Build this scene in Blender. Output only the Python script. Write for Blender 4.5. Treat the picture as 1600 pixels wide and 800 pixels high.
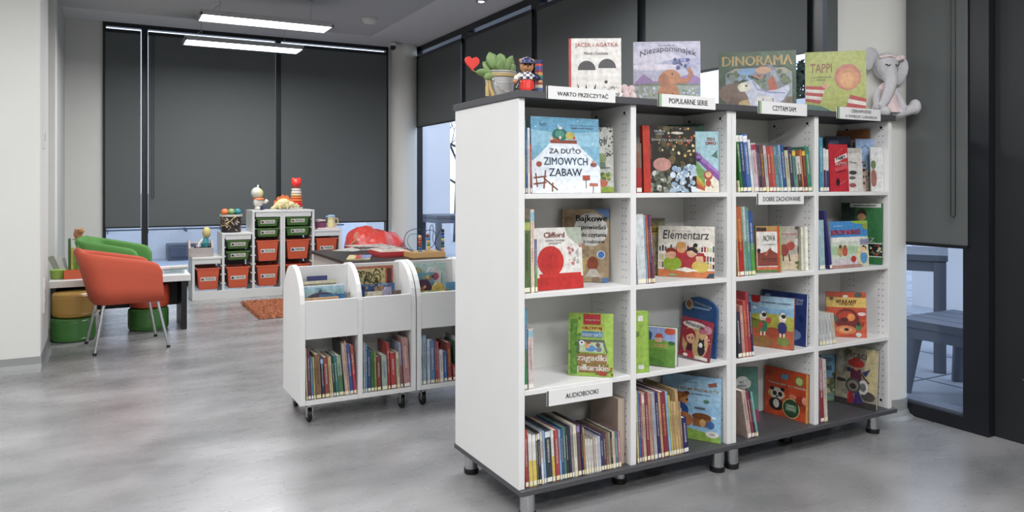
import bpy, bmesh, math, random
from mathutils import Matrix, Vector, Euler
random.seed(7)
S = bpy.context.scene
for o in list(bpy.data.objects): bpy.data.objects.remove(o)
PI = math.pi
# ------------------------------------------------------------------ camera
FPX, YH, HC = 1175.0, 288.7, 1.28
YAW = math.atan((800-165)/FPX)
cam = bpy.data.cameras.new('camera'); cam.sensor_width = 36; cam.lens = FPX/1600*36
cam.shift_y = -(400-YH)/1600; cam.clip_start = .05; cam.clip_end = 200
co = bpy.data.objects.new('camera', cam); S.collection.objects.link(co)
co.location = (0, 0, HC); co.rotation_euler = (PI/2, 0, -YAW); S.camera = co
# ------------------------------------------------------------------ world, lamps, exposure
w = bpy.data.worlds.new('sky'); S.world = w; w.use_nodes = True
wn = w.node_tree; bg = wn.nodes['Background']
tc = wn.nodes.new('ShaderNodeTexCoord'); sp = wn.nodes.new('ShaderNodeSeparateXYZ'); rp = wn.nodes.new('ShaderNodeValToRGB')
wn.links.new(tc.outputs['Generated'], sp.inputs[0]); wn.links.new(sp.outputs['Z'], rp.inputs[0]); wn.links.new(rp.outputs[0], bg.inputs[0])
rp.color_ramp.elements[0].color = (.84, .89, .97, 1); rp.color_ramp.elements[1].color = (.68, .79, .97, 1)
bg.inputs[1].default_value = 2.2
LAMP_COL = (.99, .985, 1.01)
def area(name, loc, sx, sy, power, col=LAMP_COL, spread=PI):
    l = bpy.data.lights.new(name, 'AREA'); l.shape = 'RECTANGLE'; l.size = sx; l.size_y = sy; l.energy = power; l.color = col; l.spread = spread
    o = bpy.data.objects.new(name, l); o.location = loc; S.collection.objects.link(o); return o
# the ceiling lamps of the room that hang behind and beside the camera
for (x, y) in ((-2.6, 1.0), (-2.6, 4.2), (-.4, -1.2), (-.4, 2.0), (1.0, .2), (1.9, -1.2), (.2, 4.4), (2.4, .9), (2.5, 4.6)):
    area('ceiling_lamp', (x, y, 2.9), 1.2, .5, 50)
for y in (7.42, 8.78):
    area('pendant_lamp', (1.35, y, 2.79), 1.15, .28, 40)
S.view_settings.view_transform = 'Standard'; S.view_settings.look = 'None'
S.view_settings.gamma = 1; S.view_settings.use_curve_mapping = False
S.view_settings.exposure = 0.0
S.cycles.max_bounces = 8; S.cycles.diffuse_bounces = 4; S.cycles.transparent_max_bounces = 16
# ------------------------------------------------------------------ colours and materials
def lin(h):
    if not isinstance(h, str): return tuple(h)
    h = h.lstrip('#'); r = []
    for i in (0, 2, 4):
        c = int(h[i:i+2], 16)/255; r.append(c/12.92 if c <= .04045 else ((c+.055)/1.055)**2.4)
    return tuple(r)
def base_mat(name):
    m = bpy.data.materials.new(name); m.use_nodes = True
    return m, m.node_tree.nodes, m.node_tree.links, m.node_tree.nodes['Principled BSDF']
def mat(name, col, rough=.5, metal=0, noise=0, nscale=20, bump=0, bscale=200, coat=0, emit=0, stretch=None):
    m, n, l, p = base_mat(name); c = lin(col)
    p.inputs['Base Color'].default_value = (*c, 1); p.inputs['Roughness'].default_value = rough; p.inputs['Metallic'].default_value = metal
    p.inputs['Coat Weight'].default_value = coat
    tcn = n.new('ShaderNodeTexCoord'); src = tcn.outputs['Object']
    if stretch:
        mp = n.new('ShaderNodeMapping'); mp.inputs['Scale'].default_value = stretch; l.new(src, mp.inputs[0]); src = mp.outputs[0]
    nz = n.new('ShaderNodeTexNoise'); nz.inputs['Scale'].default_value = nscale; nz.inputs['Detail'].default_value = 4; l.new(src, nz.inputs['Vector'])
    mx = n.new('ShaderNodeMix'); mx.data_type = 'RGBA'; k = max(noise, .02)
    l.new(nz.outputs['Fac'], mx.inputs['Factor'])
    mx.inputs[6].default_value = (*[v*(1-k) for v in c], 1); mx.inputs[7].default_value = (*[min(1, v*(1+k)) for v in c], 1)
    l.new(mx.outputs[2], p.inputs['Base Color'])
    if bump:
        b = n.new('ShaderNodeTexNoise'); b.inputs['Scale'].default_value = bscale; l.new(src, b.inputs['Vector'])
        bp = n.new('ShaderNodeBump'); bp.inputs['Strength'].default_value = bump; bp.inputs['Distance'].default_value = .002
        l.new(b.outputs['Fac'], bp.inputs['Height']); l.new(bp.outputs[0], p.inputs['Normal'])
    if emit:
        p.inputs['Emission Color'].default_value = (*c, 1); p.inputs['Emission Strength'].default_value = emit
    return m
def print_mat(name, rough, noise, scale):
    """flat printed colours carried by the mesh, with a little print mottle"""
    m, n, l, p = base_mat(name)
    a = n.new('ShaderNodeAttribute'); a.attribute_name = 'Col'
    tcn = n.new('ShaderNodeTexCoord'); nz = n.new('ShaderNodeTexNoise'); nz.inputs['Scale'].default_value = scale; nz.inputs['Detail'].default_value = 5
    l.new(tcn.outputs['Object'], nz.inputs['Vector'])
    mr = n.new('ShaderNodeMapRange'); mr.inputs['From Min'].default_value = .3; mr.inputs['From Max'].default_value = .7
    mr.inputs['To Min'].default_value = 1-noise; mr.inputs['To Max'].default_value = 1+noise*.4
    l.new(nz.outputs['Fac'], mr.inputs['Value'])
    mx = n.new('ShaderNodeVectorMath'); mx.operation = 'SCALE'
    l.new(a.outputs['Color'], mx.inputs[0]); l.new(mr.outputs[0], mx.inputs['Scale']); l.new(mx.outputs[0], p.inputs['Base Color'])
    p.inputs['Roughness'].default_value = rough
    return m
M = {}
M['print'] = print_mat('printed_cover', .36, .26, 48)
M['paper'] = print_mat('page_paper', .8, .08, 200)
M['board'] = print_mat('white_laminate', .42, .015, 8)
M['plastic'] = print_mat('coloured_plastic', .35, .03, 15)
M['wall'] = mat('painted_wall', 'd0d0ca', .85, noise=.03, nscale=3, bump=.05, bscale=300)
M['wall_grey'] = mat('painted_wall_grey', 'b9b9b4', .85, noise=.03, nscale=3)
M['ceiling'] = mat('painted_ceiling', 'd2d2d2', .9, noise=.03, nscale=2)
M['raft'] = mat('grey_ceiling_raft', 'aaaaaa', .9, noise=.06, nscale=1.3)
M['anthracite'] = mat('anthracite_laminate', '47474a', .45, noise=.1, nscale=40, stretch=(1, 12, 12))
M['dark_top'] = mat('black_brown_laminate', '2b2927', .4, noise=.1, nscale=40, stretch=(1, 12, 12))
M['frame'] = mat('dark_powder_coated_metal', '15181d', .4, noise=.05)
M['door'] = mat('dark_door_panel', '1c1f22', .5, noise=.08, nscale=3)
M['blind'] = mat('grey_blind_fabric', '5a5e5d', .85, noise=.06, nscale=300, stretch=(1, 1, .3))
M['chrome'] = mat('brushed_steel', 'c9cacb', .25, metal=1, noise=.05, nscale=50, stretch=(1, 1, .05))
M['black'] = mat('black_plastic', '0e0e10', .45)
M['led'] = mat('led_diffuser', 'ffffff', .5, emit=6)
M['alu'] = mat('lamp_aluminium', 'a9a9a9', .4, metal=.6)
M['orange_fab'] = mat('orange_upholstery', 'b95038', .8, noise=.06, nscale=400, bump=.12, bscale=600)
M['green_fab'] = mat('green_upholstery', '528740', .8, noise=.06, nscale=400, bump=.12, bscale=600)
M['green_vinyl'] = mat('green_vinyl', '44783a', .28, noise=.04, nscale=6, bump=.1, bscale=30)
M['tan_vinyl'] = mat('tan_vinyl', 'ab8643', .28, noise=.04, nscale=6, bump=.1, bscale=30)
M['orange_vinyl'] = mat('orange_vinyl', 'b94f36', .28, noise=.04, nscale=6, bump=.1, bscale=30)
M['beanbag'] = mat('red_vinyl', 'c8443a', .35, noise=.08, nscale=5, bump=.4, bscale=14)
M['white'] = mat('white_melamine', 'd9d9d6', .4, noise=.02, nscale=6)
M['concrete'] = mat('outdoor_wall', 'dfe1e5', .9, noise=.06, nscale=2)
M['pave'] = mat('outdoor_pavers', '9aa2ae', .9, noise=.12, nscale=3)
M['outdoor'] = mat('outdoor_grey_metal', '4f5765', .6, noise=.06)
M['bark'] = mat('tree_bark', '3a3833', .9, noise=.2)
M['wood'] = mat('pale_wood', 'b8915c', .5, noise=.18, nscale=14, stretch=(1, 8, 8))
M['greywood'] = mat('weathered_wood', 'a39a97', .7, noise=.15, nscale=14, stretch=(1, 8, 8))
M['leaf'] = mat('succulent_leaf', '7f9a62', .5, noise=.2, nscale=25)
M['zinc'] = mat('pale_zinc', 'bfc0bd', .4, metal=.25, noise=.06)
M['ribbon'] = mat('raffia_ribbon', 'b59f6a', .7, noise=.15, nscale=60)
M['red'] = mat('red_lacquer', 'd8352c', .35, noise=.04)
M['plush'] = mat('grey_plush', 'bfbec0', .95, noise=.12, nscale=90, bump=.5, bscale=260)
M['plush_pink'] = mat('pink_cotton', 'dac6c5', .9, noise=.18, nscale=70, bump=.3)
M['skin'] = mat('toy_yellow', 'c4b478', .5, noise=.06)
M['cream'] = mat('toy_cream', 'c9bd8c', .5, noise=.05)
M['toywhite'] = mat('toy_white', 'c0beb4', .5, noise=.05)
M['tan'] = mat('toy_tan', 'b8845a', .6, noise=.15, nscale=60)
M['navy'] = mat('toy_navy', '22305c', .5, noise=.05)
M['orangetoy'] = mat('toy_orange', 'd9743f', .5, noise=.05)
M['teal'] = mat('toy_teal', '2f7f86', .5, noise=.05)
M['checker'] = None
# glass: clear with a faint reflection
def glass():
    m = bpy.data.materials.new('window_glass'); m.use_nodes = True; n = m.node_tree.nodes; l = m.node_tree.links
    n.clear(); o = n.new('ShaderNodeOutputMaterial'); t = n.new('ShaderNodeBsdfTransparent'); t.inputs[0].default_value = (.93, .96, 1, 1)
    g = n.new('ShaderNodeBsdfGlossy'); g.inputs['Roughness'].default_value = .02; f = n.new('ShaderNodeLayerWeight'); f.inputs[0].default_value = .5
    pw = n.new('ShaderNodeMath'); pw.operation = 'POWER'; pw.inputs[1].default_value = 4; l.new(f.outputs['Facing'], pw.inputs[0])
    ma = n.new('ShaderNodeMath'); ma.operation = 'MULTIPLY_ADD'; ma.inputs[1].default_value = .35; ma.inputs[2].default_value = .03; l.new(pw.outputs[0], ma.inputs[0])
    x = n.new('ShaderNodeMixShader'); l.new(ma.outputs[0], x.inputs[0]); l.new(t.outputs[0], x.inputs[1]); l.new(g.outputs[0], x.inputs[2]); l.new(x.outputs[0], o.inputs[0])
    return m
M['glass'] = glass()
def floor_mat():
    m, n, l, p = base_mat('polished_grey_vinyl')
    t = n.new('ShaderNodeTexCoord'); mp = n.new('ShaderNodeMapping'); mp.inputs['Scale'].default_value = (.8, 1.3, 1); l.new(t.outputs['Object'], mp.inputs[0])
    a = n.new('ShaderNodeTexNoise'); a.inputs['Scale'].default_value = 2.3; a.inputs['Detail'].default_value = 3; a.inputs['Roughness'].default_value = .42; a.inputs['Distortion'].default_value = .1
    b = n.new('ShaderNodeTexNoise'); b.inputs['Scale'].default_value = 9; b.inputs['Detail'].default_value = 6
    l.new(mp.outputs[0], a.inputs['Vector']); l.new(mp.outputs[0], b.inputs['Vector'])
    r = n.new('ShaderNodeValToRGB'); e = r.color_ramp.elements
    e[0].position = .3; e[0].color = (*lin('707171'), 1); e[1].position = .72; e[1].color = (*lin('979696'), 1)
    l.new(a.outputs['Fac'], r.inputs[0])
    mx = n.new('ShaderNodeMix'); mx.data_type = 'RGBA'; mx.blend_type = 'SOFT_LIGHT'; mx.inputs[0].default_value = .12
    l.new(r.outputs[0], mx.inputs[6]); l.new(b.outputs['Fac'], mx.inputs[7]); l.new(mx.outputs[2], p.inputs['Base Color'])
    mr = n.new('ShaderNodeMapRange'); mr.inputs['To Min'].default_value = .22; mr.inputs['To Max'].default_value = .34
    l.new(b.outputs['Fac'], mr.inputs['Value']); l.new(mr.outputs[0], p.inputs['Roughness'])
    return m
M['floor'] = floor_mat()
# ------------------------------------------------------------------ mesh builder
class MB:
    def __init__(s): s.v = []; s.f = []; s.c = []; s.sm = []; s.T = None
    def add(s, vs, fs, col='ffffff', smooth=False):
        b = len(s.v); c = lin(col)
        for q in vs:
            q = Vector(q); s.v.append(tuple(s.T @ q) if s.T else tuple(q))
        for k in fs: s.f.append(tuple(b+i for i in k)); s.c.append(c); s.sm.append(smooth)
        return s
    def box(s, x0, x1, y0, y1, z0, z1, col='ffffff'):
        return s.add([(x0,y0,z0),(x1,y0,z0),(x1,y1,z0),(x0,y1,z0),(x0,y0,z1),(x1,y0,z1),(x1,y1,z1),(x0,y1,z1)],
            [(0,3,2,1),(4,5,6,7),(0,1,5,4),(1,2,6,5),(2,3,7,6),(3,0,4,7)], col)
    def prism(s, pts, axis, a, b, col='ffffff', smooth=False):
        """polygon pts (two coords) swept along axis from a to b"""
        n = len(pts)
        def mk(p, t): return {'x': (t, p[0], p[1]), 'y': (p[0], t, p[1]), 'z': (p[0], p[1], t)}[axis]
        vs = [mk(p, a) for p in pts]+[mk(p, b) for p in pts]
        s.add(vs, [tuple(range(n))[::-1], tuple(range(n, 2*n))], col)
        return s.add(vs, [(i, (i+1) % n, n+(i+1) % n, n+i) for i in range(n)], col, smooth)
    def lathe(s, prof, c=(0,0,0), n=24, col='ffffff', axis='z', cols=None, smooth=True):
        vs = []; fs = []
        for (r, h) in prof:
            for i in range(n):
                t = 2*PI*i/n; p = (r*math.cos(t), r*math.sin(t), h)
                if axis == 'y': p = (p[0], p[2], p[1])
                if axis == 'x': p = (p[2], p[0], p[1])
                vs.append((p[0]+c[0], p[1]+c[1], p[2]+c[2]))
        for j in range(len(prof)-1):
            ff = [(j*n+i, j*n+(i+1) % n, (j+1)*n+(i+1) % n, (j+1)*n+i) for i in range(n)]
            b0 = len(s.v)
            s.add(vs, ff, cols[j] if cols else col, smooth)
        return s.add(vs, [tuple(range(n))[::-1], tuple(range((len(prof)-1)*n, len(prof)*n))], (cols[-1] if cols else col))
    def tube(s, pts, r, n=8, col='ffffff', closed=False):
        pts = [Vector(p) for p in pts]; m = len(pts); rr = r if isinstance(r, (list, tuple)) else [r]*m
        vs = []; up = None
        for i, p in enumerate(pts):
            d = (pts[(i+1) % m]-pts[i-1]) if closed else (pts[min(i+1, m-1)]-pts[max(i-1, 0)])
            d = d.normalized() if d.length > 0 else Vector((0, 0, 1))
            if up is None: up = Vector((0, 0, 1)) if abs(d.z) < .9 else Vector((1, 0, 0))
            a = d.cross(up).normalized(); b = a.cross(d).normalized(); up = b
            for k in range(n):
                t = 2*PI*k/n; vs.append(p+a*rr[i]*math.cos(t)+b*rr[i]*math.sin(t))
        fs = [(i*n+k, i*n+(k+1) % n, ((i+1) % m)*n+(k+1) % n, ((i+1) % m)*n+k) for i in range(m if closed else m-1) for k in range(n)]
        s.add(vs, fs, col, True)
        if not closed: s.add(vs, [tuple(range(n))[::-1], tuple(range((m-1)*n, m*n))], col)
        return s
    def ball(s, c, r, col='ffffff', n=16, rot=None):
        rx, ry, rz = r if isinstance(r, (list, tuple)) else (r, r, r); h = n//2; vs = []
        R = rot.to_matrix() if rot else None
        for j in range(h+1):
            ph = PI*j/h
            for i in range(n):
                t = 2*PI*i/n; p = Vector((rx*math.sin(ph)*math.cos(t), ry*math.sin(ph)*math.sin(t), rz*math.cos(ph)))
                if R: p = R @ p
                vs.append(p+Vector(c))
        return s.add(vs, [(j*n+i, (j+1)*n+i, (j+1)*n+(i+1) % n, j*n+(i+1) % n) for j in range(h) for i in range(n)], col, True)
    def build(s, name, m, parent=None, bevel=0, seg=2, sub=0, remesh=0, loc=None):
        me = bpy.data.meshes.new(name); me.from_pydata(s.v, [], s.f); me.materials.append(m)
        at = me.color_attributes.new('Col', 'FLOAT_COLOR', 'CORNER'); buf = []
        for f, c in zip(s.f, s.c): buf += [*c, 1.0]*len(f)
        at.data.foreach_set('color', buf)
        me.polygons.foreach_set('use_smooth', s.sm)
        o = bpy.data.objects.new(name, me); S.collection.objects.link(o)
        if parent: o.parent = parent
        if loc: o.location = loc
        if remesh:
            r = o.modifiers.new('remesh', 'REMESH'); r.mode = 'VOXEL'; r.voxel_size = remesh; r.use_smooth_shade = True
            q = o.modifiers.new('smooth', 'SMOOTH'); q.factor = .5; q.iterations = 4
        if bevel:
            b = o.modifiers.new('bevel', 'BEVEL'); b.width = bevel; b.segments = seg; b.limit_method = 'ANGLE'; b.angle_limit = .7
        if sub:
            q = o.modifiers.new('subdivision', 'SUBSURF'); q.levels = sub; q.render_levels = sub
        return o
def tag(o, label, cat, group=None):
    o['label'] = label; o['category'] = cat
    if group: o['group'] = group
    return o
def struct(o): o['kind'] = 'structure'; return o
def empty(name, loc=(0,0,0), rz=0):
    o = bpy.data.objects.new(name, None); S.collection.objects.link(o); o.location = loc; o.rotation_euler = (0, 0, rz); o.empty_display_size = .05; return o
def copy_tree(o, parent=None):
    c = o.copy(); S.collection.objects.link(c)
    if parent: c.parent = parent
    for ch in list(o.children): copy_tree(ch, c)
    return c
# points in the room that lie on a given sight line of the camera
FW = Vector((math.sin(YAW), math.cos(YAW))); RT = Vector((math.cos(YAW), -math.sin(YAW)))
def ray(u, v):
    k = (u-800)/FPX; d = FW+RT*k; return Vector((d.x, d.y, -(v-YH)/FPX))
def atZ(u, v, z): d = ray(u, v); return Vector((0, 0, HC))+d*((z-HC)/d.z)
def atY(u, v, y): d = ray(u, v); return Vector((0, 0, HC))+d*(y/d.y)
def atX(u, v, x): d = ray(u, v); return Vector((0, 0, HC))+d*(x/d.x)
def depth(p): return FW.x*p[0]+FW.y*p[1]
# lettering: the built-in typeface turned into a mesh
_glyph = {}
def glyphs(body, bold=0, shear=0):
    k = (body, bold, shear)
    if k not in _glyph:
        c = bpy.data.curves.new('lettering', 'FONT'); c.body = body; c.resolution_u = 2; c.offset = bold; c.shear = shear
        c.space_line = .9; c.align_x = 'CENTER'
        o = bpy.data.objects.new('lettering', c); S.collection.objects.link(o)
        bpy.context.view_layer.update()
        me = o.evaluated_get(bpy.context.evaluated_depsgraph_get()).to_mesh()
        vs = [(v.co.x, v.co.y) for v in me.vertices]; fs = [tuple(p.vertices) for p in me.polygons]
        o.evaluated_get(bpy.context.evaluated_depsgraph_get()).to_mesh_clear(); bpy.data.objects.remove(o); bpy.data.curves.remove(c)
        xs = [v[0] for v in vs]; ys = [v[1] for v in vs]; x0, x1, y0, y1 = min(xs), max(xs), min(ys), max(ys)
        _glyph[k] = ([((x-x0)/(x1-x0)-.5, (y-y0)/(y1-y0)-.5) for x, y in vs], fs)
    return _glyph[k]
def letters(mb, body, cx, cz, wd, ht, y, col, bold=0, shear=0, arc=0, slope=0):
    """lettering standing in the local xz plane at depth y, fitted to wd x ht"""
    vs, fs = glyphs(body, 0, shear)
    for dx in ((-.9, -.3, .3, .9) if bold else (0,)):                # heavier strokes
        out = []
        for (x, z) in vs:
            X = cx+x*wd+dx*bold*ht*1.6/(1+body.count('\n')); out.append((X, y, cz+z*ht+slope*x*wd+arc*(.25-x*x)*wd))
        mb.add(out, fs, col)
# ================================================================== THE ROOM
XW = 3.96; YF = 10.33; ZC = 3.25
struct(MB().box(-5, XW+.12, -3.5, YF+.12, -.06, 0).build('floor', M['floor']))
struct(MB().box(-5, XW+.12, -3.5, YF+.12, ZC, ZC+.1).build('ceiling', M['ceiling']))
r = MB(); r.box(-5, 2.87, -3.4, 8.94, 3.1, 3.14)
struct(r.build('trim_1', M['raft'], bevel=.004))
# pier and left hand walls
struct(MB().box(-5, -.395, 6.1, 6.9, 0, ZC).build('wall_pier', M['wall'], bevel=.006))
b = MB()
pr = [(0, 0), (.05, 0), (.02, .02), (.008, .05), (.006, .1), (0, .1)]
b.prism([(6.1-x, z) for x, z in pr], 'x', -5, -.389)
b.prism([(-.395+x*.6, z) for x, z in pr], 'y', 6.095, 6.9)
struct(b.build('baseboard_pier', mat('grey_cove_base', '8b8c8b', .4, noise=.1, nscale=4)))
wl = MB(); wl.box(-.8, -.5, 6.9, YF+.1, 0, ZC); struct(wl.build('wall_left', M['wall_grey']))
st = MB(); st.box(-.6, -.405, 8.05, 8.35, 0, ZC); struct(st.build('trim_2', M['wall'], bevel=.004))
st = MB(); st.box(-.6, -.425, 8.35, YF, 0, ZC); struct(st.build('wall_left_recess', M['wall_grey']))
struct(MB().box(-.6, -.03, YF, YF+.12, 0, ZC).build('wall_far', M['wall']))
struct(MB().box(-5.1, -5, -3.5, 6.9, 0, ZC).build('wall_side', M['wall']))
struct(MB().box(-5.1, XW+.12, -3.6, -3.5, 0, ZC).build('wall_back', M['wall']))
struct(MB().box(XW, XW+.12, -3.5, .2, 0, ZC).build('wall_right', M['wall']))
# window frames with their panes; far wall then right wall
def win_far(n, x0, x1, lo=0):
    f = MB(); y0, y1 = YF-.02, YF+.07
    f.box(x0, x0+.035, y0, y1, 0, ZC); f.box(x1-.035, x1, y0, y1, 0, ZC)
    f.box(x0+.035, x1-.035, y0, y1, ZC-.05, ZC); f.box(x0+.035, x1-.035, y0, y1, 0, .1)
    o = struct(f.build('window_%d' % n, M['frame']))
    MB().box(x0+.035, x1-.035, YF+.03, YF+.04, .1, ZC-.05).build('pane', M['glass'], o)
win_far(1, -.03, .425); win_far(2, .425, 2.03); win_far(3, 2.03, 3.56)
struct(MB().box(3.56, XW+.1, YF, YF+.12, 0, ZC).build('wall_far_corner', M['wall']))
def win_right(n, y0, y1, bottom=.1, m0=.06, m1=.06):
    f = MB(); x0, x1 = XW-.03, XW+.07
    f.box(x0, x1, y0, y0+m0, 0, ZC); f.box(x0, x1, y1-m1, y1, 0, ZC)
    f.box(x0, x1, y0+m0, y1-m1, ZC-.08, ZC); f.box(x0, x1, y0+m0, y1-m1, 0, bottom)
    o = struct(f.build('window_%d' % n, M['frame']))
    MB().box(XW+.03, XW+.04, y0+m0, y1-m1, bottom, ZC-.08).build('pane', M['glass'], o)
win_right(4, 8.52, YF, m1=.16, m0=.09); win_right(5, 6.76, 8.52, m0=.09, m1=.09); win_right(6, 5.0, 6.76, m0=.08, m1=.08); win_right(7, 3.24, 5.0, m0=.08, m1=.08)
win_right(8, 2.2, 3.24, bottom=.07, m0=.13, m1=.04)
# low sill ledge of the narrow pane beside the column and dark door leaves
struct(MB().box(XW-.01, XW+.09, 2.33, 3.2, .07, .085).build('trim_3', M['outdoor']))
d = MB(); d.box(XW+.02, XW+.07, 1.98, 2.2, 0, ZC); d.box(XW+.045, XW+.06, 1.0, 1.98, 0, ZC); d.box(XW, XW+.07, .2, 1.0, 0, ZC)
d.box(XW+.03, XW+.07, 1.0, 1.98, ZC-.1, ZC)
o = struct(d.build('door_1', M['door'], bevel=.003))
h = MB(); h.tube([(XW+.02, 1.5, .9), (XW-.03, 1.5, .9), (XW-.03, 1.5, 1.35), (XW+.02, 1.5, 1.35)], .011, 10); h.build('handle', M['chrome'], o)
h = MB(); h.lathe([(.004, 0), (.004, .003)], (XW+.017, 2.06, .32), 8, axis='x'); h.lathe([(.006, 0), (.006, .004)], (XW+.041, 1.94, 1.95), 8, axis='x'); h.build('screw', M['chrome'], o)
# round columns with grey coved base
def column(n, cx, cy, r):
    o = MB().lathe([(r, .1), (r, ZC)], (cx, cy, 0), 64).build('trim_%d' % n, M['wall']); struct(o)
    MB().lathe([(r+.045, 0), (r+.02, .012), (r+.006, .04), (r+.004, .1), (r, .102)], (cx, cy, 0), 64).build('column_base', bpy.data.materials['grey_cove_base'], o)
column(4, 3.846, 2.8, .177); column(5, 3.735, 10.13, .178)
# ------------------------------------------------------------------ blinds
def blind(name, label, axis, a0, a1, plane, z0, z1, chain=None):
    t = empty(name); tag(t, label, 'blind', 'dark roller blinds')
    f = MB(); bar = MB(); ro = MB(); n = 10
    if axis == 'x':
        f.box(a0, a1, plane, plane+.002, z0, z1); bar.box(a0, a1, plane-.006, plane+.008, z0-.018, z0); ro.box(a0, a1, plane+.002, plane+.05, z1, z1+.045)
    else:
        f.box(plane, plane+.002, a0, a1, z0, z1); bar.box(plane-.006, plane+.008, a0, a1, z0-.018, z0); ro.box(plane+.002, plane+.05, a0, a1, z1, z1+.045)
    f.build('fabric', M['blind'], t); bar.build('bottom_bar', M['frame'], t); ro.build('roller', M['frame'], t)
    if chain:
        p, zz = chain; c = MB()
        x = plane-.03
        loop = [(x, p, z1)]+[(x, p, zz+.03)]+[(x, p+.012-.012*math.cos(q), zz+.03-.02*math.sin(q)) for q in (.5, 1.2, 1.9, 2.6)]+[(x, p+.024, zz+.03), (x, p+.024, z1)]
        if axis == 'x': loop = [(py, px, pz) for px, py, pz in loop]
        c.tube(loop, .0028, 6); c.build('cord', M['black'], t)
    return t
blind('roller_blind', 'narrow dark grey roller blind beside the white wall on the far glazing', 'x', -.005, .38, YF-.06, .77, 3.12)
blind('roller_blind', 'wide dark grey roller blind hanging behind the white storage frames', 'x', .462, 1.985, YF-.06, .77, 3.12, (.5, 1.1))
blind('roller_blind', 'wide dark grey roller blind next to the corner column on the far glazing', 'x', 2.055, 3.52, YF-.06, .77, 3.12)
blind('roller_blind', 'dark grey roller blind just beside the corner column, above the bead maze', 'y', 8.55, 10.16, XW-.06, 2.105, 3.065)
blind('roller_blind', 'dark grey roller blind hanging behind the potted plant and heart', 'y', 6.79, 8.42, XW-.06, 2.105, 3.065)
blind('roller_blind', 'dark grey roller blind behind the white cover with two black half discs', 'y', 5.02, 6.67, XW-.06, 2.105, 3.065)
blind('roller_blind', 'dark grey roller blind behind the dinosaur book on the bookcase top', 'y', 3.295, 4.91, XW-.06, 2.13, 3.065)
blind('roller_blind', 'low hanging dark grey roller blind between the near column and the black door', 'y', 2.3, 3.16, XW-.04, .965, 3.1, (2.345, 1.1))
# ------------------------------------------------------------------ outdoors
g = MB(); g.box(-14, 24, YF+.3, 26, -.14, -.06); g.box(XW+.2, 24, -8, YF+.3, -.14, -.06)
struct(g.build('ground_outside', M['pave']))
g = MB()
for i in range(12): g.box(XW+.2+i*.8, XW+.215+i*.8, -4, YF, -.061, -.058)
for i in range(18): g.box(XW+.2, 14, -4+i*.8, -3.985+i*.8, -.061, -.058)
struct(g.build('trim_6', M['outdoor']))
gw = MB(); gw.box(-6, 4.2, 15, 15.2, -.1, 1.12); gw.box(4.2, 5.88, 13.4, 13.6, -.1, 2.9)
struct(gw.build('wall_outside_far', M['concrete']))
rl = empty('outdoor_handrail'); tag(rl, 'thin dark rail with short brackets on the outdoor wall under the blinds', 'rail')
q = MB(); q.tube([(-1, 14.5, .5), (4.1, 14.5, .5)], .014, 8); q.build('rail', M['outdoor'], rl)
for i in range(8):
    MB().box(-.6+i*.62, -.585+i*.62, 14.5, 15, .44, .5).build('bracket', M['outdoor'], rl)
bx = MB(); bx.box(.96, 1.42, 14.5, 14.98, -.06, .22); bx.box(1.0, 1.38, 14.485, 14.5, 0, .18, '2a3040')
tag(bx.build('outdoor_unit', M['outdoor'], bevel=.01), 'dark box standing at the outdoor wall behind the grey wooden tool caddy', 'equipment box')
gw = MB(); gw.box(7.6, 7.8, 5.3, 12.6, -.1, 2.35); gw.box(7.9, 8.0, -1, 5.25, -.1, 2.6)
struct(gw.build('wall_outside_right', M['concrete']))
gw = MB(); gw.box(7.86, 7.9, 3.75, 3.85, .45, .85, '2a3040')
struct(gw.build('window_9', M['frame']))
def out_table(loc, w_, d_, h_, label, rz=0):
    t = empty('outdoor_table', loc, rz); tag(t, label, 'table')
    f = MB()
    for i in range(5): f.box(-w_/2, w_/2, -d_/2+i*d_/5+.004, -d_/2+(i+1)*d_/5-.004, h_-.045, h_)
    f.build('tabletop', M['outdoor'], t, bevel=.004)
    f = MB(); f.box(-w_/2+.02, w_/2-.02, -d_/2+.02, d_/2-.02, h_-.12, h_-.05); f.build('apron', M['outdoor'], t)
    for sx in (-1, 1):
        for sy in (-1, 1):
            cx, cy = sx*(w_/2-.05), sy*(d_/2-.05)
            MB().box(cx-.04, cx+.04, cy-.04, cy+.04, 0, h_-.05).build('leg', M['outdoor'], t, bevel=.004)
    return t
out_table((5.17, 4.05, -.06), 1.5, .8, .84, 'dark grey outdoor table on the terrace outside the narrow pane', math.radians(-58.3))
out_table((5.07, 10.95, -.06), 1.3, .75, .87, 'dark grey outdoor table seen through the glass behind the bead maze')
be = empty('outdoor_bench', (4.83, 2.52, -.06)); tag(be, 'low dark slatted outdoor bench standing close outside the narrow pane', 'bench')
f = MB()
for i in range(4): f.box(-.32+i*.16+.006, -.32+(i+1)*.16-.006, -.6, .6, .43, .48)
f.build('seat_slats', M['outdoor'], be, bevel=.003)
f = MB(); f.box(-.3, .3, -.58, .58, .36, .43); f.build('apron', M['outdoor'], be)
for sx in (-1, 1):
    for sy in (-1, 1):
        f = MB(); f.tube([(sx*.25, sy*.5, .4), (sx*.28, sy*.55, 0)], [.055, .04], 4); f.build('leg', M['outdoor'], be)
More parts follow.
